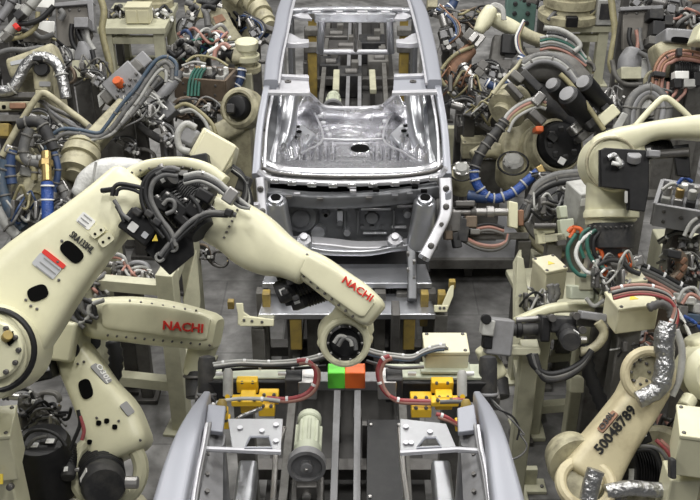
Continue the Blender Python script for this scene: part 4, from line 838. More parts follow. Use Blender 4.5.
motor(rc, (668, 148, 6.55), (640, 152, 6.5), 9); MB().cyl(P(650, 155, 6.5), P(690, 152, 6.4), .03).build('drive_rod', 'dsteel', rc)
poly(rc, 'black_guard', [(672, 146), (688, 144), (690, 178), (676, 176)], .04, 'black', 6.45, .006)
MB().box(Vector((3.3, 6.2, 1.05)), (.6, .6, 2.1)).build('pedestal', 'cream', rc, .03)
pp = P(745, 132, 6.3); MB().box(Vector((3.2, 6.15, 2.6)), (.4, .5, 1.1)).build('shoulder', 'cream', rc, .05)
# ================================================================== background helpers
def loc(c, ang, s):
    a = math.radians(ang); ca, sa = math.cos(a), math.sin(a)
    return lambda u, v, dt=0: (c[0] + (u * ca - v * sa) * s, c[1] + (u * sa + v * ca) * s, c[2] + dt)
def column(root, p, w=.22, m='iron', d=None, name='pedestal', z1=None):
    """upright from the floor to just under point p"""
    h = (p.z if z1 is None else z1); MB().box(Vector((p.x, p.y, h / 2)), (w, d or w, h)).build(name, m, root, .01)
    MB().box(Vector((p.x, p.y, .02)), (w * 1.7, (d or w) * 1.7, .04)).build('foot_plate', m, root, .006)
def weld_gun(label, c, ang, s, body='iron', arms='brown', hoses=('greyc', 'rubber'), col=True, box='midg', group=None, flip=1, colx=-4):
    """spot welding gun: transformer, cylinder, two curved arms with electrode tips, hoses"""
    g = thing('weld_gun', label, 'welding gun', group); q = loc(c, ang, s); f = flip; t = c[2]; k = s
    boxc(g, 'transformer', q(0, 0), 26 * k, 17 * k, .22, body, None, ang, bev=.012); tr = g.children[-1]
    boxc(tr, 'terminal_block', q(-4, -9 * f, -.1), 14 * k, 5 * k, .1, box, None, ang); boxc(tr, 'terminal_block', q(7, 2, -.13), 7 * k, 8 * k, .06, 'lgrey', None, ang)
    boxc(tr, 'cover_plate', q(-6, 2, -.12), 11 * k, 11 * k, .03, box, None, ang)
    for u, v in ((-11, -4), (-1, -4), (-11, 7), (-1, 7)): MB().lathe(V(q(u, v, -.135)), -AF, [(.012, -.01), (.012, .012), (.007, .015)], 8).build('bolt', 'dsteel', tr)
    cylp(g, 'air_cylinder', q(-13, -3 * f), q(-36, -3 * f), 6 * k, 'steel'); ac_ = g.children[-1]
    cylp(ac_, 'cylinder_cap', q(-34, -3 * f), q(-39, -3 * f), 7 * k, 'blackg'); cylp(ac_, 'cylinder_flange', q(-14, -3 * f), q(-17, -3 * f), 7.5 * k, 'dsteel')
    arm(g, 'electrode_arm', [q(u, v)[:2] + (w * k,) for u, v, w in ((10, -6 * f, 9), (24, -15 * f, 8), (40, -15 * f, 7), (48, -8 * f, 6), (49, -2 * f, 5))], t, .09, arms, 4, .2)
    arm(g, 'electrode_arm', [q(u, v)[:2] + (w * k,) for u, v, w in ((10, 7 * f, 10), (24, 17 * f, 9), (40, 18 * f, 7), (48, 12 * f, 6), (49, 6 * f, 5))], t, .09, arms, 4, .2)
    cylp(g, 'electrode_tip', q(49, -2 * f), q(49, 1.2 * f), 2.0 * k, 'brass', r1=1.2 * k); cylp(g, 'electrode_tip', q(49, 6 * f), q(49, 2.8 * f), 2.0 * k, 'brass', r1=1.2 * k)
    boxc(g, 'hinge_bracket', q(13, 0, -.03), 10 * k, 22 * k, .16, 'dsteel', None, ang, bev=.012)
    disc(g, 'hinge_pin', q(14, 0, -.1), 4 * k, .08, 'steel')
    for i, m_ in enumerate(hoses):
        hose(g, 'hose', [q(9, (5 - 4 * i) * f, -.12), q(0, (-14 - 3 * i) * f, -.14), q(-16, (-17 - 3 * i) * f, -.1), q(-32, (-9 - 2 * i) * f, -.06), q(-44 - 2 * i, (2 - 3 * i) * f, .05)], None, .013, m_, bands=2 if i == 0 else 0)
    if col: column(g, V(q(colx, 0, .12)), .12, 'dsteel')
    return g
def valves(label, c, wpx, hpx, d, m='brown', yaw=0, hoses=(), cells=3, name='valve_box', cat='box', col=True):
    """open-topped fixture box with fittings inside"""
    g = thing(name, label, cat); p = V(c); s = mpp(c[2]); sx, sz = wpx * s, hpx * s; R = Matrix.Rotation(math.radians(yaw), 3, 'Z'); th = .03
    for dy in (-1, 1): MB().box(p + R @ Vector((0, dy * d / 2, 0)), (sx, th, sz), R).build('side_plate', m, g, .004)
    for dx in (-1, 1): MB().box(p + R @ Vector((dx * sx / 2, 0, 0)), (th, d, sz), R).build('end_plate', m, g, .004)
    MB().box(p - UP * sz * .2, (sx, d, th), R).build('bottom_plate', m, g)
    for i in range(cells):
        x = -sx * .34 + sx * .68 * i / max(1, cells - 1); o = MB().box(p + R @ Vector((x, .0, sz * .22)), (sx * .17, d * .5, sz * .6), R).build('valve_body', ('lgrey', 'steel', 'blackg')[i % 3], g, .01)
        MB().cyl(p + R @ Vector((x, -d * .12, sz * .5)), p + R @ Vector((x, -d * .12, sz * .5 + .07)), .03, n=12).build('fitting', ('steel', 'brass', 'lgrey')[i % 3], o)
        MB().cyl(p + R @ Vector((x + .02, d * .18, sz * .5)), p + R @ Vector((x + .02, d * .18, sz * .5 + .05)), .025, n=10).build('fitting', 'white' if i % 2 else 'steel', o)
    fp = [(-.3, -.2), (.0, .1), (.3, -.2), (.32, .25), (-.32, .25)]
    for u, v in fp: MB().lathe(p + R @ Vector((u * sx, -d / 2 - th / 2, v * sz)), R @ Vector((0, -1, 0)), [(.014, 0), (.014, .008), (.008, .01)], 8).build('bolt', 'dsteel', g)
    for i, h in enumerate(hoses): hose(g, 'hose', h[0], c[2] - d * .55, .014, h[1])
    if col: column(g, p - UP * sz * .2, .16, 'dsteel')
    return g
def tangle(label, c, w_, h_, n, mats, r=.014, seed=1, cat='cables', name='cable_bundle', dz=.25):
    """loose looped cables strapped at one end"""
    rnd = random.Random(seed); g = thing(name, label, cat)
    for i in range(n):
        x0 = c[0] - w_ / 2 + rnd.random() * w_ * .25; y0 = c[1] + (rnd.random() - .5) * h_ * .6; pts = []
        for k in range(6): pts.append((x0 + (w_ * .8) * k / 5 + (rnd.random() - .5) * w_ * .16, y0 + math.sin(k * 1.3 + i) * h_ * .28 + (rnd.random() - .5) * h_ * .35, c[2] + (rnd.random() - .5) * dz))
        hose(g, 'cable', pts, None, r * (.7 + .6 * rnd.random()), mats[i % len(mats)], n=7)
    boxc(g, 'cable_clamp', (c[0] - w_ * .3, c[1], c[2] - .05), w_ * .1, h_ * .5, .12, 'dsteel'); boxc(g, 'cable_clamp', (c[0] + w_ * .22, c[1], c[2] - .05), w_ * .08, h_ * .45, .12, 'steel')
    column(g, V((c[0], c[1], c[2] + .2)), .1, 'dsteel')
    return g
def ringstack(root, name, a, b, rs, m, mats=None):
    """stack of flanges along a line; rs = list of (radius px, share of length)"""
    pa, pb = V(a), V(b); d = pb - pa; L = d.length; s = mpp(dep(pa)); pr = []
    for r, f0, f1 in rs: pr += [(r * s, f0 * L), (r * s, f1 * L)]
    return MB().lathe(pa, d, pr, 28).build(name, m, root, ang=30)
# ================================================================== upper left
def table(label, fl_, fr_, depth, z, m='creamg'):
    g = thing('machine_stand', label, 'stand'); a, b = PZ(fl_[0], fl_[1], 0), PZ(fr_[0], fr_[1], 0); n = Vector((0, 1, 0))
    stand(g, [a, b, b + n * depth, a + n * depth], z, m, .14, (.06, .86), topth=.09); return a, b, g
a, b, _ = table('pale cream machine stand with a cream box on its top, beyond the orange-capped gun', (114, 86), (164, 86), 1.0, .80)
tz = .89
g = thing('junction_box', 'cream two-door box standing on the pale stand beyond the orange-capped gun', 'box'); p = PZ(138, 25, tz); jbox(g, p + Vector((0, .15, .12)), (.34, .26, .22), 'box', 0, gland=False, screws=False)
for i in (-1, 1): MB().box(p + Vector((i * .08, .015, .11)), (.14, .012, .18)).build('door', 'box', g, .004)
tangle('grey wires and fittings heaped on the pale stand right of its cream box', (160, 17, 14.4), 26, 16, 9, ['greyc', 'rubber', 'white', 'lgrey', 'steel'], .02, 3)
tangle('dark hoses and fittings heaped on the pale stand left of its cream box', (116, 15, 14.4), 22, 16, 7, ['rubber', 'greyc', 'iron', 'ygh'], .025, 4)
g = thing('industrial_robot', 'cream ringed robot base behind the two-door box on the left pale stand', 'robot', 'robots in the far rows'); p = PZ(150, 12, tz) + Vector((0, .3, 0))
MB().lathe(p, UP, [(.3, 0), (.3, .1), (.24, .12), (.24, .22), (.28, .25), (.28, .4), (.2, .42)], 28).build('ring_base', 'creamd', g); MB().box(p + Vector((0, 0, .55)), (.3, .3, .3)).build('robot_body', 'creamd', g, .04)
def panel(label, pts, t, m, frame_pts, hz, edge='midg'):
    g = thing('switchboard', label, 'panel'); poly(g, 'panel_plate', pts, .08, m, t, .01)
    for f in frame_pts: poly(g, 'panel_frame', f, .12, edge, t - .05, .01)
    for h, mm, r in hz: hose(g, 'hose', h, t - .15, r, mm)
    xs = [p[0] for p in pts]; ys = [p[1] for p in pts]; c = V((sum(xs) / len(xs), max(ys) - 4, t + .12)); column(g, c, .14, 'dsteel')
    for k in range(4): MB().lathe(V((min(xs) + 4 + k * (max(xs) - min(xs) - 8) / 3, min(ys) + 4, t - .04)), -AF, [(.02, -.01), (.02, .012), (.01, .016)], 8).build('bolt', 'dsteel', g)
    return g
g = panel('flat brown-grey panel hung with dark hoses beside the white-carded tube frame', [(56, 7), (88, 6), (93, 36), (88, 46), (58, 48)], 12.6, 'plate', [[(55, 4), (94, 0), (95, 5), (56, 8)], [(88, 4), (94, 2), (96, 32), (91, 32)]], [([(72, 24), (71, 34), (73, 44), (78, 52)], 'rubber', .03), ([(76, 22), (78, 34), (84, 46), (91, 60), (92, 84)], 'rubber', .03), ([(80, 24), (84, 36), (86, 46)], 'greyc', .03), ([(86, 28), (88, 40), (94, 50)], 'lgrey', .035), ([(60, 10), (63, 14), (60, 20)], 'greyc', .04)])
boxc(g, 'junction', (83, 24), 14, 10, .2, 'midg', 12.4)
g = thing('gear_unit', 'cream box under a tapered grey gear housing below the brown-grey panel', 'gearbox'); t = 12.2
arm(g, 'gear_housing', [(84, 44, 8), (85, 54, 18), (85, 62, 24)], t, .3, 'midg', 3, .1); boxc(g, 'drive_box', (84, 71), 18, 17, .3, 'creamg', t); boxc(g, 'side_cover', (71, 55), 8, 10, .15, 'lgrey', t - .1); hose(g, 'cable', [(92, 50), (94, 62), (92, 76), (94, 92)], t - .2, .03, 'rubber'); column(g, V((84, 76, t)), .2, 'iron')
g = thing('tube_rack', 'grimy diagonal tube frame carrying two white cards beside brown-grey panel', 'frame'); t = 10.6
hose(g, 'frame_tube', [(-4, 46), (16, 24), (40, -6)], t, .055, 'lgrey', 14, bands=4, bm='iron'); hose(g, 'frame_tube', [(-6, 26), (8, 8), (16, -6)], t + .1, .045, 'midg', 12, bands=2, bm='blackg'); hose(g, 'frame_tube', [(8, 34), (24, 14), (34, -4)], t + .15, .035, 'dsteel', 10)
for c in ((46, 2), (46, 27)): boxc(g, 'white_card', c, 17, 12, .015, 'white', t + .4, 3)
boxc(g, 'red_clip', (17, 27), 5, 6, .1, 'lred', t - .08, -40); boxc(g, 'clamp', (21, 16), 9, 8, .18, 'blackg', t - .05, -45); boxc(g, 'clamp', (8, 38), 10, 6, .18, 'iron', t - .05, -45)
hose(g, 'hose', [(18, 24), (30, 23), (42, 18), (54, 6)], t - .05, .03, 'rubber'); hose(g, 'hose', [(4, 40), (24, 36), (36, 26), (38, 12)], t, .025, 'ygh'); hose(g, 'hose', [(22, 30), (32, 32), (42, 38), (54, 34)], t + .2, .03, 'greyc')
poly(g, 'frame_plate', [(26, 24), (52, 34), (50, 44), (24, 42)], .06, 'plate', t + .3); column(g, V((4, 40, t)), .14, 'dsteel'); column(g, V((48, 34, t + .45)), .1, 'dsteel')
# robot with the foil hose
g = thing('industrial_robot', 'cream robot head with a crumpled foil hose arching over its round black port', 'robot', 'robots in the far rows'); t = 10.2
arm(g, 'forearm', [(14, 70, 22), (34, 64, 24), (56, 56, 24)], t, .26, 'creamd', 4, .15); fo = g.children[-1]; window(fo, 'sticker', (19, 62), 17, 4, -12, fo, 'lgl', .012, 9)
arm(g, 'wrist', [(42, 62, 20), (43, 74, 18), (43, 90, 15)], t - .16, .16, 'creamd', 4, .15); wr = g.children[-1]
disc(g, 'black_port', (42, 69, t - .25), 7.5, .08, 'black'); window(wr, 'sticker', (45, 84), 11, 5, 0, wr, 'gink', .012, 6)
hose(g, 'foil_hose', [(-8, 91), (10, 90), (18, 80), (26, 65), (36, 58), (48, 58), (58, 66), (63, 82), (66, 98)], t - .3, .055, 'foil', 12, bands=3, bm='lgrey')
boxc(g, 'hose_saddle', (40, 60), 9, 5, .2, 'blackg', t - .28); hose(g, 'hose', [(-4, 104), (14, 101), (28, 98), (38, 100)], t, .05, 'rubber'); hose(g, 'hose', [(-4, 54), (10, 50), (26, 50), (40, 48), (52, 50)], t + .2, .03, 'greyc')
column(g, V((38, 70, t + .35)), .4, 'creamd')
g = thing('fixture_beam', 'cream horizontal beam with holes at the picture edge under the foil hose', 'beam'); t = 9.9
boxc(g, 'beam_bar', (14, 107), 48, 9, .14, 'creamd', t, -1); bb = g.children[-1]
for x in (4, 32): window(bb, 'beam_hole', (x, 107), 4, 4, 0, bb, 'hole', .01)
boxc(g, 'rust_block', (18, 106), 16, 6, .05, 'rust', t - .1, -1); boxc(g, 'lower_bar', (12, 119), 50, 7, .14, 'iron', t, 0); boxc(g, 'ochre_block', (5, 131), 14, 13, .2, 'ochre', t, 0); boxc(g, 'top_bar', (16, 96), 56, 6, .14, 'dsteel', t + .1); column(g, V((6, 118, t + .1)), .16, 'dsteel')
g = thing('tube_bracket', 'bent cream tube bracket forming a peak in front of the foil-hosed robot head', 'bracket'); t = 9.3
hose(g, 'bent_tube', [(2, 156), (10, 141), (24, 117), (38, 96), (44, 93), (50, 96), (68, 110), (84, 122), (96, 133)], t, .03, 'creamd', 12); boxc(g, 'mount_plate', (43, 95), 12, 8, .12, 'creamd', t + .08); boxc(g, 'end_clamp', (92, 130), 9, 8, .14, 'iron', t, 38); column(g, V((6, 152, t + .05)), .1, 'iron')
for i, (y, m_) in enumerate(((112, 'iron'), (120, 'midg'), (128, 'iron'))): hose(g, 'cable', [(40 + i * 4, 100 + i * 3), (52, 108 + i * 4), (70, y + 4), (86, y + 12)], t + .15, .022, m_)
# orange-capped gun robot
g = thing('industrial_robot', 'grimy robot arm with an orange-capped welding transformer and blue-striped hoses', 'robot', 'robots in the far rows'); t = 9.6
arm(g, 'forearm', [(78, 162, 22), (92, 144, 20), (108, 126, 19), (124, 110, 20)], (9.0, 9.4), .26, 'creamd', 4, .1); f_ = g.children[-1]
text(f_, 'red_lettering', 'NACHI', (99, 151), (114, 133), 7.5, 'lred', f_, .002)
ringstack(g, 'wrist_flange', (80, 160, 9.1), (62, 186, 8.9), [(15, 0, .08), (13, .08, .14), (18, .14, .3), (15, .3, .36), (19, .36, .52), (14, .52, .6), (16, .6, .8), (10, .8, 1)], 'creamd')
boxc(g, 'transformer', (126, 84), 36, 26, .26, 'midg', 9.5, -42, bev=.015); tr = g.children[-1]
for u in range(4):
    for v in range(2): MB().lathe(P(118 + 6 * u - 1 * v, 90 - 5.4 * u + 6 * v, 9.34), -AF, [(.014, -.02), (.014, .012), (.008, .015)], 8).build('bolt', 'dsteel', tr)
disc(g, 'orange_cap', (118.5, 82.5, 9.33), 4.6, .09, 'orange', ax=(-AF + AU * .5 - AX * .3)); cylp(g, 'orange_sleeve', (118, 83, 9.36), (122, 80, 9.4), 3.5, 'orange')
boxc(g, 'terminal_block', (134, 72), 22, 12, .24, 'iron', 9.5, -42, bev=.012); boxc(g, 'terminal_block', (112, 96), 18, 12, .2, 'iron', 9.5, -42, bev=.012); boxc(g, 'cover_plate', (142, 64), 20, 14, .2, 'midg', 9.6, -42, bev=.012)
poly(g, 'gun_plate', [(98, 96), (116, 78), (124, 74), (108, 100), (100, 108)], .05, 'lgrey', 9.5)
for pts, m_, r_ in (([(176, 76), (176, 64), (168, 57), (158, 59), (148, 70), (136, 88), (122, 104), (106, 126), (98, 133), (80, 130), (62, 129), (50, 138), (45, 152), (44, 166)], 'sblue', .018), ([(172, 80), (172, 68), (166, 62), (158, 66), (150, 76), (138, 94), (124, 112), (110, 130), (98, 137), (80, 134), (64, 134), (54, 142), (50, 156)], 'greyc', .022), ([(166, 82), (166, 72), (160, 70), (150, 82), (140, 98), (126, 117), (112, 134), (92, 140), (72, 148), (58, 158)], 'lgrey', .016), ([(160, 78), (152, 88), (142, 102), (130, 116), (116, 130)], 'greyc', .018)): hose(g, 'dress_hose', pts, 8.8, r_, m_, bands=6 if m_ == 'greyc' else 3, bm='iron')
for k in range(3): hose(g, 'sleeve', [(178 - 3 * k, 70 + 4 * k), (172 - 3 * k, 84 + 4 * k), (160 - 2 * k, 98 + 6 * k), (150, 112 + 6 * k), (158, 124)], 9.5, .055 - .008 * k, ['midg', 'blackg', 'iron'][k], 12, bands=3, bm='lgrey')
for c, ww, hh, m_ in (((158, 84), 14, 10, 'blackg'), ((148, 110), 10, 16, 'lgrey'), ((166, 108), 16, 22, 'midg'), ((138, 112), 14, 10, 'iron'), ((172, 70), 10, 22, 'iron'), ((126, 108), 16, 14, 'iron'), ((152, 122), 24, 10, 'dsteel')): boxc(g, 'gun_block', c, ww, hh, .2, m_, 9.65, -40, bev=.012)
arm(g, 'electrode_arm', [(140, 126, 8), (154, 136, 8), (168, 142, 8), (182, 140, 7)], 9.5, .1, 'blackg', 4); column(g, V((120, 104, 9.9)), .3, 'iron')
# brown fixture box with green hoses
valves('brown open-topped fixture box with green hoses draped over its front', (206, 83, 10.4), 52, 22, .36, 'brown', -12, [([(196 + 3.4 * k, 68), (192 + 3.2 * k, 74), (189 + 3.4 * k, 84), (188 + 3.4 * k, 96)], 'gh') for k in range(4)] + [([(186, 62), (196, 56), (214, 58), (228, 66)], 'ygh'), ([(182, 66), (194, 62), (206, 64)], 'lgrey')], 4)
tangle('coloured wires and hoses tangled above the brown fixture box', (205, 42, 10.9), 56, 26, 16, ['gh', 'greyc', 'white', 'pink', 'dblue', 'ygh', 'lgrey', 'rubber', 'red'], .018, 8)
tangle('black hoses coiled between the pale stand and the brown fixture box', (182, 50, 10.8), 30, 18, 9, ['rubber', 'greyc', 'rubber', 'iron'], .026, 9)
g = thing('industrial_robot', 'cream robot wrist with a round cap on a pale post beside the car roof rail', 'robot', 'robots in the far rows'); t = 10.6
arm(g, 'wrist', [(228, 58, 12), (236, 56, 17), (246, 54, 18)], t, .18, 'creamd', 3, .2)
q = P(247, 50, t - .02); MB().lathe(q, UP, [(.11, -.12), (.13, -.1), (.13, -.05), (.1, -.04), (.1, .0), (.12, .02), (.125, .09), (.1, .11)], 24).build('round_cap', 'cream', g); MB().lathe(q - UP * .24, UP, [(.12, 0), (.14, .02), (.14, .07), (.09, .08), (.09, .14)], 24).build('wrist_flange', 'creamd', g)
motor(g, (234, 56, t - .05), (220, 54, t), 7); p = P(246, 72, t); column(g, p, .13, 'creamg')
hose(g, 'blue_hose', [(242, 68), (240, 80), (232, 92), (222, 98)], t - .12, .045, 'dblue', 12, bands=5); hose(g, 'cable', [(230, 48), (224, 44), (216, 50), (214, 60)], t - .1, .025, 'pink'); hose(g, 'cable', [(226, 50), (220, 46), (208, 52)], t - .1, .022, 'white')
g = thing('industrial_robot', 'cream ring holding a black motor, beside the car windscreen pillar', 'robot', 'robots in the far rows'); t = 9.7
q = P(240, 108, t); ax = (-AF - AX * .35).normalized(); MB().lathe(q, ax, [(.19, -.16), (.2, -.14), (.2, .02), (.17, .05), (.145, .05), (.14, .0), (.12, .0)], 32).build('ring_housing', 'creamd', g)
MB().lathe(q, ax, [(.12, -.1), (.12, .06), (.1, .09), (.05, .1)], 24).build('black_motor', 'black', g); boxc(g, 'motor_plug', (231, 109, t - .16), 8, 9, .1, 'blackg', None, 0)
arm(g, 'link_arm', [(238, 124, 22), (222, 132, 20), (206, 136, 16)], t + .1, .2, 'creamd', 4, .2); window(g.children[-1], 'access_hole', (218, 131), 6, 6, 0, g.children[-1], 'hole'); hose(g, 'cable', [(175, 108), (186, 104), (200, 112), (212, 124), (216, 134)], t - .2, .02, 'ygh'); hose(g, 'cable', [(180, 112), (192, 110), (204, 120), (210, 134)], t - .2, .02, 'lgrey'); column(g, V((236, 124, t + .2)), .3, 'creamd')
g = thing('industrial_robot', 'cream ringed robot wrist hanging beside the far end of the car roof', 'robot', 'robots in the far rows'); t = 13.0
ringstack(g, 'wrist_rings', (246, -10, t), (270, 27, t - .5), [(8, 0, .1), (10, .1, .25), (8, .25, .32), (11, .32, .46), (8, .46, .52), (11, .52, .68), (8, .68, .74), (9, .74, .9), (7, .9, 1)], 'creamd')
ringstack(g, 'arm_rings', (222, -14, t), (246, 4, t), [(9, 0, .3), (7, .3, .4), (9, .4, .8), (6, .8, 1)], 'creamd'); hose(g, 'cable', [(252, 10), (256, 26), (264, 36), (270, 30)], t - .3, .03, 'dblue'); boxc(g, 'tool_plate', (268, 29), 14, 5, .2, 'dsteel', t - .5, 20); column(g, V((236, -6, t + .4)), .35, 'creamd')
weld_gun('dark welding gun with a blue hose below the ringed wrist beside the car roof', (256, 36, 12.4), 60, .55, 'blackg', 'dsteel', ('dblue', 'greyc', 'rubber'))
g = thing('bracket_arm', 'grey-cream slanted bracket with a dark red sticker among black hoses', 'bracket'); t = 13
poly(g, 'bracket_plate', [(206, 18), (214, 8), (226, 10), (234, 26), (244, 40), (230, 42), (216, 28)], .12, 'creamd', t, .01); poly(g, 'red_sticker', [(213, 17), (222, 14), (226, 20), (216, 24)], .02, 'rust', t - .08); column(g, V((232, 36, t + .15)), .16, 'dsteel')
for pts, m_ in (([(190, 10), (200, 2), (212, 4), (220, -4)], 'rubber'), ([(196, 16), (206, 6), (216, 8)], 'rubber'), ([(186, 2), (196, 6), (206, 14), (208, 26)], 'greyc'), ([(194, 2), (200, 8), (200, 18)], 'ygh')): hose(g, 'hose', pts, t - .15, .045, m_)
for (lab, c, an, sc, bd, ar) in (
    ('dark welding gun hanging behind the dark red stickered bracket', (232, 14, 14.2), 25, .6, 'blackg', 'dsteel'),
    ('grimy welding gun beyond the pale stand, between it and stickered bracket', (190, 22, 14.6), -70, .55, 'iron', 'creamd'),
    ('dark welding gun at the top left corner behind the diagonal tube frame', (14, 4, 12.4), 20, .75, 'blackg', 'dsteel'),
    ('black welding gun lying across the shadows left of the foil-hosed robot head', (6, 62, 11.2), 80, .6, 'blackg', 'dsteel'),
    ('grimy welding gun below the brown-grey panel, pointing at the orange cap', (100, 84, 10.9), 35, .5, 'iron', 'brown'),
    ('grey welding gun inside the peak of the bent cream tube', (46, 124, 9.8), 20, .62, 'iron', 'midg'),
    ('dark welding gun under the blue-striped hoses, aimed at the brown box', (168, 112, 9.9), -15, .55, 'dsteel', 'brown'),
    ('black welding gun under the brown fixture box beside the black ringed motor', (206, 116, 10), 8, .5, 'blackg', 'brown')): weld_gun(lab, c, an, sc, bd, ar)
g = thing('hose_stand', 'bent yellowed hose rising beside the pale stand on the left', 'hose'); hose(g, 'bent_hose', [(100, -4), (104, 12), (102, 30), (106, 50), (110, 66), (110, 84)], 13.2, .045, 'ygh', 12)
# ================================================================== left middle
g = thing('industrial_robot', 'grimy wrist with a brass valve, blue sleeve and coiled hoses left of the lettered arm', 'robot', 'robots in the far rows'); t = 8.8
cylp(g, 'wrist_drum', (28, 186, 8.9), (46, 196, 8.7), 20, 'creamd'); MB().ring(P(30, 187, 8.75), (-AF - AX * .5), 18 * mpp(8.8), .02).build('drum_ring', 'iron', g)
cylp(g, 'brass_valve', (46, 152, 8.5), (47, 182, 8.4), 5, 'brass', n=10); cylp(g, 'brass_nut', (46, 160, 8.48), (46, 167, 8.46), 7, 'brass', n=6)
cylp(g, 'blue_sleeve', (47, 182, 8.42), (48, 222, 8.35), 6, 'blue'); bs = g.children[-1]
for y in (186, 200, 214): MB().ring(P(47.5, y, 8.39), AU, 6 * mpp(8.4), .008).build('sleeve_band', 'white', bs)
for pts, m_, r_ in (([(6, 160), (2, 176), (4, 196), (12, 214), (24, 228)], 'sblue', .05), ([(14, 150), (10, 166), (12, 184)], 'dblue', .045), ([(2, 174), (-4, 196), (4, 220), (18, 236)], 'lgrey', .05), ([(30, 128), (24, 146), (26, 160), (40, 164)], 'greyc', .045), ([(18, 124), (38, 122), (48, 136), (54, 150)], 'blackg', .05), ([(8, 150), (22, 160), (34, 168), (34, 180)], 'ygh', .03), ([(20, 150), (30, 158), (44, 158)], 'lgrey', .03), ([(60, 186), (66, 200), (58, 212), (48, 214)], 'greyc', .04), ([(54, 152), (58, 170), (54, 192)], 'dblue', .03)): hose(g, 'hose', pts, 8.55, r_, m_, bands=3, bm='iron')
for c, ww, hh, m_, an in (((62, 192), 20, 16, 'steel', -30), ((74, 200), 16, 18, 'iron', -30), ((30, 172), 14, 10, 'lgrey', 10), ((22, 204), 16, 22, 'dsteel', 10), ((66, 216), 18, 12, 'midg', -25), ((38, 214), 12, 20, 'iron', 0), ((12, 150), 8, 8, 'steel', 20), ((58, 208), 10, 14, 'lgrey', 30)): boxc(g, 'tool_block', c, ww, hh, .2, m_, 8.75, an, bev=.012)
column(g, V((34, 200, 9.0)), .3, 'iron')
g = thing('wrapped_tool', 'tool wrapped in crumpled white plastic behind the big lettered arm', 'wrapped tool')
arm(g, 'plastic_wrap', [(82, 192, 18), (90, 182, 26), (104, 174, 30), (120, 170, 26), (138, 168, 18)], 7.9, .28, 'bag', 2.2, .3, k=5); hose(g, 'tie_band', [(96, 162), (94, 178), (100, 194)], 7.72, .01, 'lgrey'); column(g, V((106, 182, 8.1)), .14, 'dsteel')
g = thing('industrial_robot', 'cream jointed arm standing behind the wrapped tool, mostly hidden by the lettered arm', 'robot', 'robots in the far rows')
ringstack(g, 'wrist_flange', (84, 146, 8.9), (74, 176, 8.7), [(17, 0, .1), (14, .1, .2), (19, .2, .45), (15, .45, .55), (17, .55, .9), (9, .9, 1)], 'creamd'); column(g, V((84, 160, 9.15)), .22, 'creamd')
weld_gun('grey welding gun wedged between the wrapped tool and brass valve', (66, 206, 8.5), -35, .5, 'midg', 'iron')
weld_gun('dark gun between the bent tube and wrapped tool, arms pointing at the big arm', (132, 150, 9.6), 30, .5, 'dsteel', 'iron')
weld_gun('grey welding gun right of the wrapped tool under hoses of the orange-capped gun', (168, 140, 8.8), 60, .5, 'iron', 'blackg')
g = thing('cover_box', 'tilted cream cover box above the black elbow motors', 'box'); t = 6.05
poly(g, 'box_body', [(206, 129), (238, 147), (233, 167), (222, 178), (191, 156)], .2, 'box', t, .012); bx_ = g.children[-1]; poly(bx_, 'box_lid', [(206, 130), (237, 147), (221, 176), (193, 156)], .03, 'box', t - .11, .008)
window(bx_, 'sticker', (220, 144), 10, 2.5, 30, bx_, 'lgl', .02, 8); boxc(g, 'grey_handle', (190, 137), 18, 18, .12, 'midg', t + .05, 25, bev=.02); hose(g, 'cable', [(196, 128), (186, 124), (178, 134), (180, 148), (190, 152)], t, .022, 'lgrey')
for k in range(5): hose(g, 'cable', [(232, 166 + k), (240 + k, 172 + 2 * k), (246 + k, 184 + 3 * k), (242 + 2 * k, 200 + 2 * k), (234, 206)], t - .05, .015, ['rubber', 'greyc', 'rubber', 'lgrey', 'rubber'][k])
boxc(g, 'connector_block', (244, 184), 12, 16, .15, 'blackg', t + .05, 20); boxc(g, 'mount_arm', (206, 178), 16, 44, .3, 'black', t - .1, -10)
# under the lettered arm
g = thing('junction_box', 'cream box with pale lid behind the gap between the two lettered arms', 'box'); jbox(g, P(94, 266, 7.9), (.26, .2, .3), 'box', 15, warn=True); column(g, V((94, 270, 7.95)), .12, 'iron', z1=V((94, 276, 7.95)).z)
weld_gun('grey welding gun with red wires behind the gap between lettered arms', (122, 268, 7.7), 10, .55, 'iron', 'midg', ('pink', 'greyc', 'lgrey'))
tangle('grey connectors and red-striped cables under the big lettered arm', (86, 284, 7.4), 44, 22, 9, ['greyc', 'pink', 'lgrey', 'rubber', 'white'], .014, 12)
tangle('pale thin wires looping under the black elbow plate', (134, 276, 7.5), 44, 22, 9, ['lgrey', 'white', 'pink', 'greyc'], .010, 14)
weld_gun('dark gun under the big forearm, its hoses hanging over bare floor', (206, 256, 8.3), 8, .45, 'blackg', 'dsteel', ('rubber', 'rubber', 'brown'), colx=-36)
# stand posts behind the oblong forearm
g = thing('machine_stand', 'tall cream machine stand with flat feet behind the oblong lettered forearm', 'stand')
fr_, bl_ = PZ(183, 428, 0), PZ(138, 386, 0)
stand(g, [Vector((fr_.x - .62, fr_.y + .1, 0)), fr_, Vector((fr_.x + .03, bl_.y + .3, 0)), Vector((fr_.x - .60, bl_.y + .3, 0))], 1.45, 'creamg', .13, (.30, .9), top=False)
poly(g, 'gusset', [(183, 300, 7.4), (196, 250, 7.4), (200, 300, 7.45), (196, 340, 7.5)], .03, 'creamg')
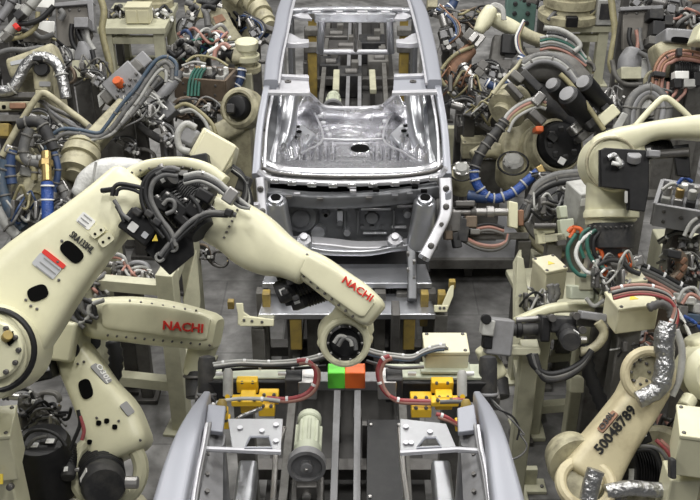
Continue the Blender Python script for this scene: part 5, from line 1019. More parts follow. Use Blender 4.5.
# left edge box on its post
g = thing('control_box', 'cream box on a post at the near left edge below the big arm', 'box'); p = P(-6, 446, 5.6); jbox(g, p, (.26, .26, .30), 'cream', 8, gland=False); column(g, p - UP * .15, .2, 'cream')
MB().lathe(P(10, 487, 5.55), -AF, [(.02, -.02), (.02, .01), (.012, .014)], 12).build('post_bolt', 'dsteel', g); poly(g, 'sticker', [(-2, 474, 5.5), (3, 474, 5.5), (3, 484, 5.5), (-2, 484, 5.5)], .01, 'ywarn')
weld_gun('dark welding gun lying behind the motor of the oblong-armed robot', (30, 400, 7.1), 5, .6, 'dsteel', 'iron', ('rubber', 'greyc'))
# ================================================================== upper right
a, b, _ = table('pale cream machine stand under the large ringed robot base, beyond the three-motor robot', (552, 84), (596, 84), 1.0, .80)
g = thing('industrial_robot', 'large cream ringed robot base with a black socket on the right pale stand', 'robot', 'robots in the far rows'); p = PZ(577, 27, .89) + Vector((-.05, .35, 0))
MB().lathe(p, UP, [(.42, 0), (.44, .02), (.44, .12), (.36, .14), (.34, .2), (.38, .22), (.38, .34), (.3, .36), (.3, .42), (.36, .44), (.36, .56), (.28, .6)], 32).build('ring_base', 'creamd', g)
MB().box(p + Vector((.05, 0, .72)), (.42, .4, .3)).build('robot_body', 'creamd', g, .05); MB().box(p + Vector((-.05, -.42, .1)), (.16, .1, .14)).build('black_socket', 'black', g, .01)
for k in range(3): hose(g, 'cable', [(548 + 3 * k, 20), (556 + 3 * k, 12 + 2 * k), (570, 8 + 3 * k), (588, 12 + 2 * k), (598, 8)], 14.0, .03, ['greyc', 'rubber', 'ygh'][k])
g = thing('monitor_box', 'small grey-screened box standing on the corner of the pale stand', 'box'); p = PZ(604, 27, .89) + Vector((0, .1, .2)); MB().box(p, (.24, .2, .36)).build('box_body', 'lgrey', g, .015); MB().box(p + Vector((0, -.105, .02)), (.17, .02, .22)).build('dark_screen', 'blackg', g, .005)
g = thing('control_box', 'teal control box with round dark buttons behind the cream gun wrist', 'box'); p = P(520, 12, 15.5)
MB().box(p, (.46, .2, .55)).build('box_body', 'teal', g, .015); bx_ = g.children[-1]; column(g, p - UP * .27, .16, 'iron')
for i in range(2):
    for j in range(3): MB().lathe(p + Vector((-.1 + .2 * i, -.1, .16 - .15 * j)), Vector((0, -1, 0)), [(.035, 0), (.035, .02), (.025, .03)], 14).build('button', 'blackg', bx_)
g = thing('hose_stand', 'yellowed hose running down beside the dark post right of the pale stand', 'hose'); hose(g, 'bent_hose', [(611, -4), (613, 14), (615, 34), (612, 52), (611, 66), (618, 78), (630, 84), (644, 86)], 13.2, .045, 'ygh', 12)
g = thing('steel_post', 'slim dark steel post standing before the brown panel', 'post'); p = P(617, 60, 12.8); MB().box(Vector((p.x, p.y, 1.15)), (.09, .09, 2.3)).build('post_bar', 'dsteel', g, .008); MB().box(Vector((p.x, p.y, .02)), (.2, .2, .04)).build('foot_plate', 'dsteel', g)
g = panel('flat brown panel with hanging hoses and black fittings beside the slim dark post', [(622, 10), (660, 9), (662, 46), (646, 52), (622, 50)], 12.5, 'plate', [[(619, 8), (662, 6), (662, 10), (619, 12)]], [([(630, 28), (629, 38), (632, 48)], 'rubber', .03), ([(636, 30), (638, 40), (637, 50)], 'pink', .025), ([(640, 28), (640, 40), (642, 50)], 'greyc', .03)])
for c, ww, hh, m_ in (((654, 16), 14, 10, 'blackg'), ((656, 30), 12, 14, 'blackg'), ((652, 42), 12, 8, 'iron'), ((666, 22), 8, 10, 'blackg')): boxc(g, 'fitting_block', c, ww, hh, .25, m_, 12.35, 4)
g = thing('gear_unit', 'rounded grey gear housing on a cream box below the brown panel', 'gearbox'); t = 12.0
arm(g, 'gear_housing', [(632, 52, 16), (630, 60, 22), (629, 69, 22)], t, .3, 'midg', 2.6, .2); boxc(g, 'drive_box', (628, 75), 20, 12, .3, 'creamg', t); boxc(g, 'side_valves', (643, 70), 8, 20, .2, 'lgrey', t - .05, 5); hose(g, 'cable', [(638, 52), (648, 58), (650, 72), (646, 84)], t - .2, .03, 'greyc'); hose(g, 'cable', [(612, 60), (616, 76), (626, 84), (642, 84)], t - .1, .03, 'iron'); column(g, V((630, 80, t)), .2, 'iron')
g = thing('industrial_robot', 'cream robot base wrapped with four dusty pink hoses near the right edge', 'robot', 'robots in the far rows'); t = 10.8
arm(g, 'robot_body', [(658, 62, 34), (678, 56, 40), (704, 54, 40)], t + .15, .4, 'creamd', 4, .1); boxc(g, 'top_cover', (682, 40), 44, 14, .4, 'midg', t + .1, 4, bev=.02); window(g.children[-1], 'access_hole', (680, 40), 18, 6, 4, g.children[-1], 'hole')
for k in range(4): hose(g, 'pink_hose', [(652 + 3.0 * k, 94), (653 + 3 * k, 80), (656 + 3 * k, 66), (664 + 2.4 * k, 55 + 2.4 * k), (676 + k, 51 + 2.6 * k), (692, 52 + 2.6 * k), (708, 56 + 2.4 * k)], t - .2, .022, 'pink' if k % 2 else 'rust', bands=3 if k == 1 else 0, bm='blackg')
boxc(g, 'hose_clamp', (658, 75), 12, 5, .14, 'blackg', t - .22, 8); boxc(g, 'hose_clamp', (678, 53), 5, 8, .14, 'blackg', t - .22)
motor(g, (672, 70, t - .1), (704, 70, t - .1), 10); boxc(g, 'white_fitting', (680, 76), 14, 8, .14, 'white', t - .25); boxc(g, 'white_fitting', (688, 84), 12, 8, .14, 'lgrey', t - .25); boxc(g, 'black_fitting', (676, 84), 8, 10, .14, 'black', t - .25); boxc(g, 'black_fitting', (696, 80), 8, 14, .14, 'black', t - .25)
for k in range(3): hose(g, 'pink_hose', [(668 + 9 * k, 82), (667 + 9 * k, 92), (662 + 9 * k, 98), (656 + 9 * k, 104)], t - .25, .018, 'pink')
column(g, V((684, 76, t + .3)), .5, 'iron')
tangle('pink and grey cables in the shade at the right edge beyond the pink-hosed robot', (684, 20, 12.6), 40, 20, 9, ['greyc', 'pink', 'rubber', 'lgrey', 'brown'], .022, 21)
weld_gun('dark welding gun in the right corner beyond the pink-hosed robot', (676, 8, 13.4), 12, .75, 'dsteel', 'brown'); weld_gun('grimy gun between the brown panel and pink-hosed robot', (664, 30, 12.8), 70, .5, 'iron', 'creamd')
g = thing('robot_cover', 'bright cream cover sloping at the right edge over the pink hoses', 'cover'); poly(g, 'cover_plate', [(690, 44), (698, 24), (712, 22), (712, 46)], .3, 'cream', 10.4, .03); column(g, V((702, 44, 10.7)), .2, 'iron')
g = thing('conduit_hoop', 'pair of thick grey conduits arched over the elbow of the black-bracketed robot', 'hose'); t = 8.9
for k in range(3): hose(g, 'conduit', [(626 + 5 * k, 128), (628 + 5 * k, 108), (636 + 4 * k, 94 + 2 * k), (650, 88 + 4 * k), (662 - 3 * k, 95 + 3 * k), (668 - 5 * k, 108), (666 - 5 * k, 122)], t, .042 - .008 * k, ['greyc', 'midg', 'iron'][k], 12, bands=3, bm='iron')
for c, m_ in (((642, 106), 'lgrey'), ((650, 100), 'steel'), ((638, 114), 'blackg'), ((652, 112), 'iron')): boxc(g, 'valve_block', c, 12, 9, .18, m_, t + .1, -15)
column(g, V((646, 118, t + .2)), .2, 'iron')
g = thing('tube_bracket', 'bent cream tube bracket peaking behind the black-bracketed robot arm', 'bracket'); t = 8.4; hose(g, 'bent_tube', [(634, 128), (648, 112), (660, 100), (665, 98), (670, 100), (682, 110), (694, 122)], t, .026, 'cream', 12); boxc(g, 'mount_plate', (636, 127), 10, 6, .1, 'creamd', t + .03); column(g, V((636, 130, t + .05)), .1, 'iron')
# robot F: three black motors
g = thing('industrial_robot', 'grimy robot with three black motors above a big cream motor ring', 'robot', 'robots in the far rows'); t = 9.2
q = P(556, 146, t); ax = (-AF + AX * .25 + AU * .1).normalized()
MB().lathe(q, ax, [(.24, -.34), (.26, -.32), (.26, -.14), (.24, -.12), (.24, -.06), (.25, -.05), (.25, .04), (.235, .06), (.222, .06), (.215, .0), (.2, .0)], 36).build('motor_ring', 'creamd', g)
q2 = q - ax * .36 - AX * .1 + UP * .03; MB().lathe(q2, ax, [(.27, -.1), (.29, -.08), (.29, .08), (.26, .1)], 36).build('rear_ring', 'creamd', g)
bm = MB().lathe(q, ax, [(.205, -.1), (.205, .10), (.18, .14), (.08, .15)], 28).build('black_motor', 'black', g)
for k in range(8):
    aa = k * PI / 4; u = ax.orthogonal().normalized(); v = ax.cross(u); MB().box(q + ax * .14 + (u * math.cos(aa) + v * math.sin(aa)) * .13, (.05, .05, .05)).build('motor_rib', 'blackg', bm, .008)
boxc(bm, 'sticker', (562, 161, t - .2), 7, 7, .01, 'label', None, 30); boxc(bm, 'motor_plug', (552, 138, t - .17), 10, 8, .1, 'black', None, 40)
for a_, b_, r in (((553, 85, 8.55), (576, 112, 8.85), 8.5), ((568, 95, 8.45), (594, 126, 8.8), 10.5), ((584, 83, 8.55), (609, 111, 8.9), 9.5)):
    pa, pb = V(a_), V(b_); d = pb - pa; s = r * mpp(9); L = d.length
    o = MB().lathe(pa, d, [(s * .5, -.02), (s * .95, 0), (s, .03), (s, L * .3), (s * .9, L * .32), (s * .9, L * .9), (s * .7, L)], 24).build('black_servo', 'black', g)
    MB().lathe(pa, -d, [(s * .7, 0), (s * .7, .03), (s * .3, .035)], 20).build('servo_cap', 'midg', o)
    boxc(o, 'servo_connector', (b_[0] - 4, b_[1] - 2, b_[2] - .14), r * .8, r * .9, .1, 'blackg', None, 50)
arm(g, 'forearm', [(520, 72, 24), (540, 68, 30), (562, 70, 30), (580, 82, 22)], 9.2, .34, 'iron', 3, .3); arm(g, 'arm_cover', [(530, 86, 18), (546, 100, 24), (562, 112, 26), (580, 124, 24)], 9.3, .3, 'blackg', 3.5, .2)
ringstack(g, 'wrist_bell', (518, 96, 9.2), (502, 116, 9.05), [(15, 0, .12), (19, .15, .4), (17, .4, .5), (20, .5, .75), (12, .8, 1)], 'creamd')
for k in range(3): hose(g, 'dress_hose', [(523, 64 + 3 * k), (536, 56 + 3 * k), (552, 56 + 3 * k), (566, 64 + 3 * k), (576, 78 + 2 * k)], 8.95, .03, ['greyc', 'lgrey', 'midg'][k], bands=3 if k == 1 else 0, bm='iron')
for k in range(4): hose(g, 'pale_hose', [(502 + 2 * k, 126 + 2 * k), (508 + 2 * k, 114 + 2 * k), (522 + k, 103 + 3 * k), (538, 98 + 3 * k), (546, 100 + 3 * k)], 8.8, .018, ['lgrey', 'pink', 'ygh', 'lgrey'][k])
hose(g, 'ivory_tube', [(560, 74), (570, 84), (586, 104), (604, 130)], 8.55, .022, 'ygh', 10)
boxc(g, 'end_plate', (607, 116), 22, 12, .12, 'cream', 8.75, -40, bev=.01)
poly(g, 'tip_lug', [(612, 128), (622, 112), (628, 115), (618, 134)], .05, 'lgrey', 8.7, .01)
for c, ww, hh, m_, an in (((536, 118), 18, 8, 'dsteel', 45), ((530, 82), 26, 8, 'blackg', 45), ((537, 100), 10, 14, 'steel', 40), ((576, 128), 14, 10, 'steel', -40), ((538, 130), 8, 6, 'orange', 0), ((516, 78), 14, 8, 'iron', 40), ((588, 132), 26, 8, 'iron', -38), ((514, 92), 20, 6, 'dsteel', 48)): boxc(g, 'gun_block', c, ww, hh, .18, m_, 8.85, an, bev=.012)
hose(g, 'cream_tube', [(493, 94), (504, 80), (516, 68), (522, 60)], 9.0, .02, 'creamd', 10); column(g, V((556, 160, 9.6)), .45, 'iron')
# robot G: gun wrist
g = thing('industrial_robot', 'cream robot with a domed speckled wrist cap and pale cable loop beyond the car shoulder', 'robot', 'robots in the far rows'); t = 11.4
arm(g, 'domed_cap', [(480, 29, 12), (484, 22, 16), (489, 13, 15)], t - .15, .2, 'cream', 2.3, .4); arm(g, 'wrist', [(496, 20, 14), (508, 26, 15), (516, 30, 14)], t, .2, 'cream', 3, .2); arm(g, 'forearm', [(516, 30, 13), (532, 38, 12), (552, 44, 13), (572, 46, 15)], t + .1, .2, 'creamd', 3, .2)
for k in range(3): hose(g, 'cable_loop', [(486 + k, 10), (492 + k, 6 - k), (501 + k, 10 - k), (503 + k, 20)], t - .2, .018, 'lgrey')
for k in range(4): hose(g, 'cable', [(524, 20 + k), (520, 28 + 2 * k), (516 + k, 38), (518 + k, 50), (526, 58)], t - .25, .016, ['white', 'dblue', 'pink', 'ygh'][k])
boxc(g, 'black_motor_box', (508, 46), 16, 20, .24, 'black', t - .02, 5, bev=.015); boxc(g, 'grey_body', (498, 50), 14, 26, .2, 'iron', t + .05, 10, bev=.015); boxc(g, 'tool_plate', (476, 40), 12, 14, .2, 'steel', t - .1, 40); boxc(g, 'tool_plate', (500, 66), 22, 10, .2, 'dsteel', t, 0)
column(g, V((540, 52, t + .3)), .3, 'iron'); hose(g, 'dark_hose', [(546, 34), (562, 36), (578, 48), (582, 58)], t - .3, .035, 'rubber')
for k in range(5): hose(g, 'dress_hose', [(540, 38 + 3 * k), (552, 36 + 3 * k), (566, 40 + 3 * k), (578, 48 + 3 * k), (586, 58 + 2 * k)], t - .4, .016, ['lgrey', 'gh', 'lgrey', 'greyc', 'pink'][k], bands=3 if k == 0 else 0)
hose(g, 'dress_hose', [(544, 28), (560, 30), (574, 38), (580, 46), (574, 52)], t - .45, .03, 'lgrey')
g = thing('weld_gun', 'rusty-plated welding gun with a yellowed hose loop beside the car roof rail', 'welding gun'); t = 10.8
arm(g, 'rusty_plate', [(470, 50, 14), (460, 60, 17), (453, 72, 14), (456, 84, 10)], t, .12, 'rust', 3, .25)
hose(g, 'hose_loop', [(474, 46), (456, 54), (444, 66), (440, 76), (446, 86), (456, 90)], t - .1, .02, 'ygh', 10, bands=3, bm='iron'); hose(g, 'hose_loop', [(446, 86), (450, 94), (460, 98)], t - .1, .02, 'greyc')
cylp(g, 'air_cylinder', (462, 66, t - .2), (474, 82, t - .3), 6, 'steel'); cylp(g, 'piston_rod', (474, 80, t - .3), (488, 96, t - .4), 2.4, 'dsteel'); boxc(g, 'tool_head', (470, 38), 14, 12, .2, 'iron', t, 40, bev=.012); boxc(g, 'tool_head', (473, 38), 6, 10, .1, 'steel', t - .15, 40)
poly(g, 'toothed_bar', [(456, 88), (466, 84), (472, 88), (478, 85), (484, 92), (492, 90), (496, 98), (462, 100)], .14, 'dsteel', t - .1, .006)
for c, m_ in (((466, 74), 'lgrey'), ((460, 80), 'midg'), ((478, 74), 'iron'), ((482, 66), 'dsteel')): boxc(g, 'gun_block', c, 9, 9, .16, m_, t - .15, 40)
column(g, V((474, 92, t + .1)), .14, 'dsteel')
g = thing('corrugated_hose', 'dark blue hose sagging between the rusty gun and three-motor robot', 'hose'); hose(g, 'blue_hose', [(486, 82), (494, 86), (504, 84), (512, 76), (519, 64), (524, 56)], 10.4, .045, 'dblue', 12, bands=7)
weld_gun('dark welding gun beside the far end of the car roof, blue hose above', (446, 38, 12), 75, .7, 'blackg', 'dsteel', ('dblue', 'greyc', 'rust')); weld_gun('grimy dark welding gun by the car roof under cream gun wrist', (452, 22, 12.6), 20, .6, 'iron', 'brown')
g = thing('corrugated_hose', 'short blue hose curling at the top edge beside the car roof', 'hose'); hose(g, 'blue_hose', [(436, 9), (444, 11), (452, 6), (455, -4)], 13, .06, 'dblue', 12, bands=4); boxc(g, 'cream_end', (432, 4), 10, 10, .2, 'creamd', 13)
for lab, c, an, sc, bd, ar in (
    ('dark welding gun below the cream gun wrist, behind the sagging blue hose', (496, 74, 11.4), 12, .6, 'blackg', 'dsteel'),
    ('grimy welding gun between sagging blue hose and the bell of three-motor robot', (500, 98, 10.4), 60, .55, 'iron', 'brown'),
    ('dark grey welding gun low beside the car windscreen pillar, far right of the pan', (472, 112, 10.2), 15, .65, 'dsteel', 'iron'),
    ('grimy gun behind the pale stand, near the dark post', (640, 4, 14.5), 40, .6, 'iron', 'creamd'),
    ('dark welding gun at the top edge beside the teal box', (546, 4, 14.8), 10, .6, 'blackg', 'brown'),
    ('dark grey welding gun under the pale stand, beyond the three-motor robot', (570, 64, 12.5), 20, .5, 'dsteel', 'iron')): weld_gun(lab, c, an, sc, bd, ar)
valves('dark fixture block with pale fittings standing beyond the two disc wrists', (474, 128, 10.6), 34, 18, .3, 'dsteel', 0, [([(462, 112), (472, 106), (486, 110)], 'greyc')], 3)
g = thing('junction_box', 'worn cream box on the floor stand beyond the two disc wrists', 'box'); jbox(g, P(474, 148, 10.4), (.26, .2, .16), 'creamd', 0); column(g, V((474, 152, 10.4)), .14, 'iron')
g = thing('floor_post', 'short cream post standing beside the car windscreen pillar', 'post'); p = PZ(450, 165, 0); MB().box(Vector((p.x, p.y, .25)), (.1, .1, .5)).build('post_bar', 'creamg', g, .008); MB().box(Vector((p.x, p.y, .015)), (.2, .2, .03)).build('foot_plate', 'creamg', g)
# ================================================================== right middle
g = thing('industrial_robot', 'pair of cream disc wrists joined by a bright blue hose beside the car cowl', 'robot', 'robots in the far rows'); t = 9.2
for c, r in (((462, 171), 14), ((513, 163), 17)):
    q = P(c[0], c[1], t); ax = (-AF + AU * .7 - AX * .1).normalized(); s = r * mpp(t); o = MB().lathe(q, ax, [(s * .7, -.25), (s, -.22), (s, -.02), (s * .93, .0), (s * .82, .0), (s * .8, -.04), (s * .5, -.04)], 32).build('disc_wrist', 'creamd', g)
    MB().ring(q - ax * .005, ax, s * .88, s * .07, 32).build('seal_ring', 'black', o); MB().lathe(q, ax, [(s * .62, -.05), (s * .62, .03), (s * .4, .06), (s * .2, .06)], 12).build('tool_plate', 'lgrey', o)
    for k in range(6): MB().lathe(q + ax * .03 + AX * s * .5 * math.cos(k * PI / 3) + ax.cross(AX).normalized() * s * .5 * math.sin(k * PI / 3), ax, [(.02, 0), (.02, .012)], 8).build('bolt', 'steel', o)
arm(g, 'link_arm', [(474, 156, 14), (488, 150, 16), (500, 152, 16)], t + .35, .2, 'creamd', 3, .2); column(g, V((490, 156, t + .5)), .22, 'iron')
g = thing('corrugated_hose', 'bright blue taped hose running between the two disc wrists', 'hose'); hose(g, 'blue_hose', [(474, 170), (475, 180), (482, 192), (490, 198), (500, 198), (514, 192), (526, 182), (538, 172)], 8.75, .042, 'blue', 12, bands=9, bm='lgrey'); hose(g, 'dark_hose', [(474, 170), (480, 154), (490, 140), (500, 128), (506, 120)], 8.8, .045, 'blackg', 12, bands=6, bm='iron'); boxc(g, 'brass_end', (540, 170), 7, 9, .1, 'brass', 8.75, -30); cylp(g, 'band_collar', (468, 196, 8.8), (488, 198, 8.75), 6, 'dblue')
g = thing('rod_gun', 'long steel rod tool with a square cream plate beside the car front', 'welding gun'); t = 8.0
cylp(g, 'steel_rod', (446, 212, t), (514, 212, t), 4, 'steel'); cylp(g, 'rod_collar', (486, 212, t), (494, 212, t), 6, 'steel'); cylp(g, 'rod_collar', (470, 212, t), (476, 212, t), 5.5, 'dsteel')
poly(g, 'square_plate', [(508, 201), (517, 203), (517, 229), (508, 227)], .1, 'cream', t - .02, .008); boxc(g, 'rust_wedge', (520, 218), 6, 16, .1, 'rust', t); 
for c, ww, hh, m_, an in (((452, 222), 16, 20, 'dsteel', 0), ((462, 230), 12, 24, 'blackg', 8), ((446, 210), 12, 14, 'iron', 0), ((470, 222), 12, 12, 'brown', 0), ((456, 240), 8, 16, 'blackg', -10), ((448, 232), 8, 16, 'brown', 0), ((464, 204), 20, 6, 'dsteel', 0), ((474, 232), 10, 6, 'iron', 0)): boxc(g, 'gun_block', c, ww, hh, .18, m_, t, an, bev=.01)
for k in range(3): hose(g, 'cable', [(462, 236 + 2 * k), (478, 244 + 2 * k), (494, 246 + 2 * k), (506, 242 + k), (509, 234)], t - .05, .016, ['pink', 'brown', 'greyc'][k])
for k in range(3): hose(g, 'cable', [(476, 226 + k * 3), (490, 224 + 3 * k), (504, 228 + 3 * k)], t, .014, ['rubber', 'pink', 'iron'][k])
boxc(g, 'base_bar', (490, 236, t + .12), 76, 7, .12, 'iron'); column(g, V((524, 238, t + .12)), .11, 'iron')
g = thing('cable_trough', 'cream curved trough on a stand with dark hoses lying in it', 'trough'); t = 8.2
arm(g, 'trough_body', [(520, 222, 14), (530, 236, 14), (546, 248, 14), (566, 252, 13), (596, 250, 12)], t, .18, 'creamd', 5, .1); arm(g, 'trough_inside', [(526, 222, 9), (534, 234, 9), (548, 244, 9), (566, 248, 8), (592, 246, 7)], t - .06, .1, 'iron', 4, .1)
for k in range(5): hose(g, 'dark_hose', [(516 + 2 * k, 226 - 2 * k), (524 + 2 * k, 208 - 3 * k), (538, 192 - 2 * k), (556, 183 - 2 * k), (580, 180 - 2 * k)], t - .1, .03, ['rubber', 'greyc', 'blackg', 'iron', 'greyc'][k], 10, bands=2 if k == 2 else 0, bm='iron')
column(g, V((544, 254, t + .1)), .2, 'creamg'); column(g, V((586, 254, t + .1)), .16, 'creamg')
for c, ww, hh, m_ in (((556, 200), 34, 14, 'blackg'), ((562, 214), 26, 14, 'iron'), ((548, 220), 20, 12, 'dsteel'), ((550, 196), 12, 22, 'midg')): boxc(g, 'machine_block', c, ww, hh, .22, m_, t + .15, -8, bev=.012)
g = thing('control_box', 'tall light grey box standing left of the bent-down cream elbow', 'box'); p = P(580, 206, 7.8); MB().box(p, (.16, .24, .34), Matrix.Rotation(.3, 3, 'Z')).build('box_body', 'lgrey', g, .01); MB().box(p + Vector((.0, -.125, .1)), (.07, .01, .06), Matrix.Rotation(.3, 3, 'Z')).build('sticker', 'white', g.children[-1]); column(g, p - UP * .17, .12, 'iron')
g = thing('clamp_bracket', 'cream toggle clamp with pale fittings beside the tall light grey box', 'clamp'); t = 7.7
for c, ww, hh, m_ in (((544, 230), 18, 8, 'cream'), ((552, 238), 26, 8, 'creamg'), ((566, 228), 14, 18, 'pale'), ((540, 236), 8, 16, 'cream'), ((562, 212), 8, 12, 'pale'), ((560, 240), 10, 12, 'dsteel')): boxc(g, 'clamp_block', c, ww, hh, .12, m_, t, -6, bev=.008)
cylp(g, 'clamp_rod', (534, 226, t - .08), (556, 226, t - .08), 3, 'dsteel'); column(g, V((554, 240, t + .05)), .12, 'iron')
g = thing('weld_gun', 'light grey welding gun with orange clips under the bent-down cream elbow', 'welding gun'); t = 6.7
for c, ww, hh, m_, an in (((612, 268), 30, 22, 'lgrey', 10), ((598, 290), 12, 34, 'pale', 4), ((606, 276), 10, 26, 'lgrey', -10), ((620, 284), 18, 14, 'lgrey', 20), ((588, 282), 22, 16, 'creamg', 0), ((580, 292), 24, 14, 'pale', 0), ((630, 262), 22, 10, 'steel', -14), ((602, 300), 10, 12, 'cream', 0), ((590, 262), 8, 16, 'steel', 10), ((610, 254), 20, 12, 'midg', 0)): boxc(g, 'gun_block', c, ww, hh, .14, m_, t - random.random() * .1, an, bev=.01)
for pts in ([(568, 232), (572, 228), (580, 229), (582, 234)], [(594, 250), (598, 248), (602, 254), (600, 266), (594, 272)], [(618, 256), (626, 254), (630, 262), (628, 270)], [(570, 238), (574, 230), (572, 226)], [(598, 262), (606, 268), (604, 276)]): hose(g, 'orange_clip', pts, t - .15, .015, 'orange', 8)
for pts, m_, r in (([(592, 232), (580, 242), (576, 256), (584, 270), (592, 274)], 'white', .014), ([(596, 230), (588, 236), (588, 250), (594, 262), (604, 268)], 'gh', .014), ([(600, 232), (594, 240), (594, 252), (600, 260)], 'rubber', .016), ([(576, 234), (568, 248), (570, 264), (578, 274), (586, 276)], 'gh', .014), ([(590, 228), (582, 234), (580, 246), (584, 258)], 'gh', .012), ([(594, 268), (608, 260), (622, 262), (630, 270), (640, 274)], 'blackg', .018), ([(600, 256), (594, 270), (598, 284), (606, 290), (610, 300)], 'lgrey', .016), ([(586, 298), (594, 306), (604, 300)], 'lgrey', .014), ([(604, 300), (612, 308), (616, 318), (612, 326)], 'pink', .014), ([(604, 298), (614, 304), (619, 316)], 'rubber', .014)): hose(g, 'hose', pts, t - .18, r, m_)
column(g, V((606, 296, t + .05)), .16, 'iron')
g = thing('junction_box', 'cream junction box with a yellow warning triangle and twin grey conduits, beside bare floor', 'box'); p = P(548, 280, 7.2); jbox(g, p, (.17, .2, .24), 'box', 20, warn=True, gland=False)
for k in range(2): convo(g, 'grey_conduit', [(550 + 5 * k, 284), (552 + 5 * k, 294), (549 + 3 * k, 302), (543 + 4 * k, 312)], 6.95, .03, 'greyc', .025)
column(g, p - UP * .12, .12, 'creamg')
g = thing('junction_box', 'largest cream junction box with a yellow triangle, red cables crossing it', 'box'); p = P(630, 312, 6.3); jbox(g, p, (.27, .2, .17), 'box', 12, warn=True, gland=False)
convo(g, 'grey_conduit', [(648, 308), (660, 304), (670, 308), (672, 318)], 6.1, .03, 'greyc', .025); column(g, p - UP * .09, .14, 'iron')
g = thing('junction_box', 'small cream junction box just above the largest one', 'box'); p = P(630, 284, 6.6); jbox(g, p, (.15, .16, .1), 'box', 10, gland=False); column(g, p - UP * .05, .1, 'iron')
bundle('cable_run', 'pink and white cables curving over the largest cream junction box', 'cables', fan([(612, 294), (630, 290), (650, 290), (668, 296), (676, 308), (674, 322), (666, 336)], 5, .6, 2.2), 6.0, .012, ['pink', 'lgrey', 'rubber', 'pink', 'red'], None, 4)
bundle('cable_run', 'dark hoses behind the small cream junction box', 'cables', fan([(640, 272), (650, 276), (662, 282), (676, 290), (690, 296)], 5, -1, 3.4), 6.7, .018, ['rubber', 'greyc', 'iron', 'pink', 'rubber'], None, 3)
valves('grey open-topped box with pale valves inside, at the right edge beside the black bracket', (684, 206, 7.3), 52, 24, .42, 'midg', -22, [([(662, 190), (672, 184), (684, 188)], 'lgrey'), ([(676, 186), (684, 178), (692, 182)], 'blue'), ([(684, 236), (690, 224), (698, 218), (706, 216)], 'lgrey'), ([(690, 238), (696, 228), (706, 222)], 'lgrey')], 4)
weld_gun('dark welding gun under the grey open-topped box at the right edge', (686, 244, 7.4), 5, .6, 'dsteel', 'iron')
g = thing('floor_cabinet', 'pale cream cabinet standing below the grey open-topped box', 'cabinet'); p = PZ(656, 266, 0); MB().box(Vector((p.x, 8.2, .3)), (.42, .36, .6)).build('cabinet_body', 'creamg', g, .015); MB().box(Vector((p.x, 8.01, .3)), (.34, .02, .48)).build('cabinet_door', 'creamg', g, .005); MB().cyl(Vector((p.x + .1, 8.0, .42)), Vector((p.x + .1, 7.97, .42)), .02, n=12).build('cabinet_lock', 'dsteel', g)
g = thing('drag_chain', 'rusty brown bent cable chain standing near the right edge', 'chain'); t = 7.0
arm(g, 'chain_run', [(664, 290, 9), (672, 280, 10), (680, 272, 9), (682, 260, 10), (676, 254, 12)], t, .1, 'brown', 4, .2)
ch = g.children[-1]
for c in ((666, 288), (671, 282), (677, 276), (681, 268), (681, 261)): boxc(ch, 'chain_link', c, 8, 5, .13, 'rust', t, -50)
boxc(g, 'chain_end', (672, 254), 14, 8, .12, 'blackg', t, 10); column(g, V((665, 292, t + .05)), .1, 'brown')
g = thing('valve_island', 'blue and white valves with looping thin wires at the right edge', 'valves'); t = 6.4
for c, ww, hh, m_ in (((690, 318), 16, 10, 'sblue'), ((686, 300), 14, 8, 'white'), ((696, 308), 12, 10, 'lgrey'), ((680, 312), 10, 14, 'iron'), ((692, 330), 18, 10, 'dsteel'), ((680, 298), 8, 10, 'lgrey')): boxc(g, 'valve_block', c, ww, hh, .14, m_, t, 4, bev=.01)
for pts, m_ in (([(678, 300), (684, 290), (694, 288), (700, 296)], 'lgrey'), ([(682, 304), (690, 294), (702, 300)], 'pink'), ([(684, 316), (694, 322), (702, 330)], 'blue'), ([(676, 308), (684, 322), (692, 340)], 'white'), ([(680, 320), (690, 326), (702, 322)], 'rubber')): hose(g, 'wire', pts, t - .12, .012, m_)
column(g, V((690, 332, t + .05)), .14, 'iron')
# gun and stand between the junction boxes and the numbered arm
g = thing('cream_arm', 'pale curved cream arm reaching left from the largest junction box', 'arm'); t = 6.8
arm(g, 'arm_bar', [(517, 321, 8), (534, 314, 9), (554, 308, 10), (580, 307, 11), (606, 308, 11)], t, .14, 'cream', 3.5, .3); column(g, V((588, 312, t + .05)), .12, 'creamg')
g = thing('weld_gun', 'grey box-ended welding gun with a black labelled motor, on the stand by bare floor', 'welding gun'); t = 6.5
boxc(g, 'grey_box', (498, 336), 26, 36, .2, 'midg', t - .05, 6, bev=.012); boxc(g, 'pale_box', (487, 327), 12, 16, .16, 'lgrey', t - .1, 8, bev=.008); disc(g, 'black_knob', (486, 319, t - .16), 5, .06, 'black'); boxc(g, 'black_slot', (487, 340), 9, 16, .12, 'black', t - .1, 4)
arm(g, 'cream_wrist', [(482, 350, 14), (490, 362, 20), (496, 374, 22)], t + .05, .18, 'cream', 3, .2); cylp(g, 'wrist_sleeve', (497, 378, t + .05), (499, 398, t), 11, 'blackg'); cylp(g, 'drive_tube', (508, 330, t), (548, 329, t), 6.5, 'blackg'); cylp(g, 'drive_collar', (516, 330, t), (522, 330, t), 8, 'black'); boxc(g, 'black_flange', (543, 328), 10, 26, .18, 'black', t - .03, 2, bev=.012)
cylp(g, 'piston_rod', (516, 320, t), (546, 318, t), 3, 'steel'); motor(g, (566, 330, 6.5), (571, 342, 6.2), 11, label=True); boxc(g, 'motor_block', (560, 324), 26, 16, .2, 'blackg', t, 3, bev=.015); boxc(g, 'grey_casting', (590, 320), 36, 12, .2, 'iron', t, 4, bev=.015); boxc(g, 'steel_link', (602, 324), 12, 8, .14, 'steel', t - .1, 50); boxc(g, 'steel_link', (592, 316), 26, 8, .12, 'midg', t - .12, 8)
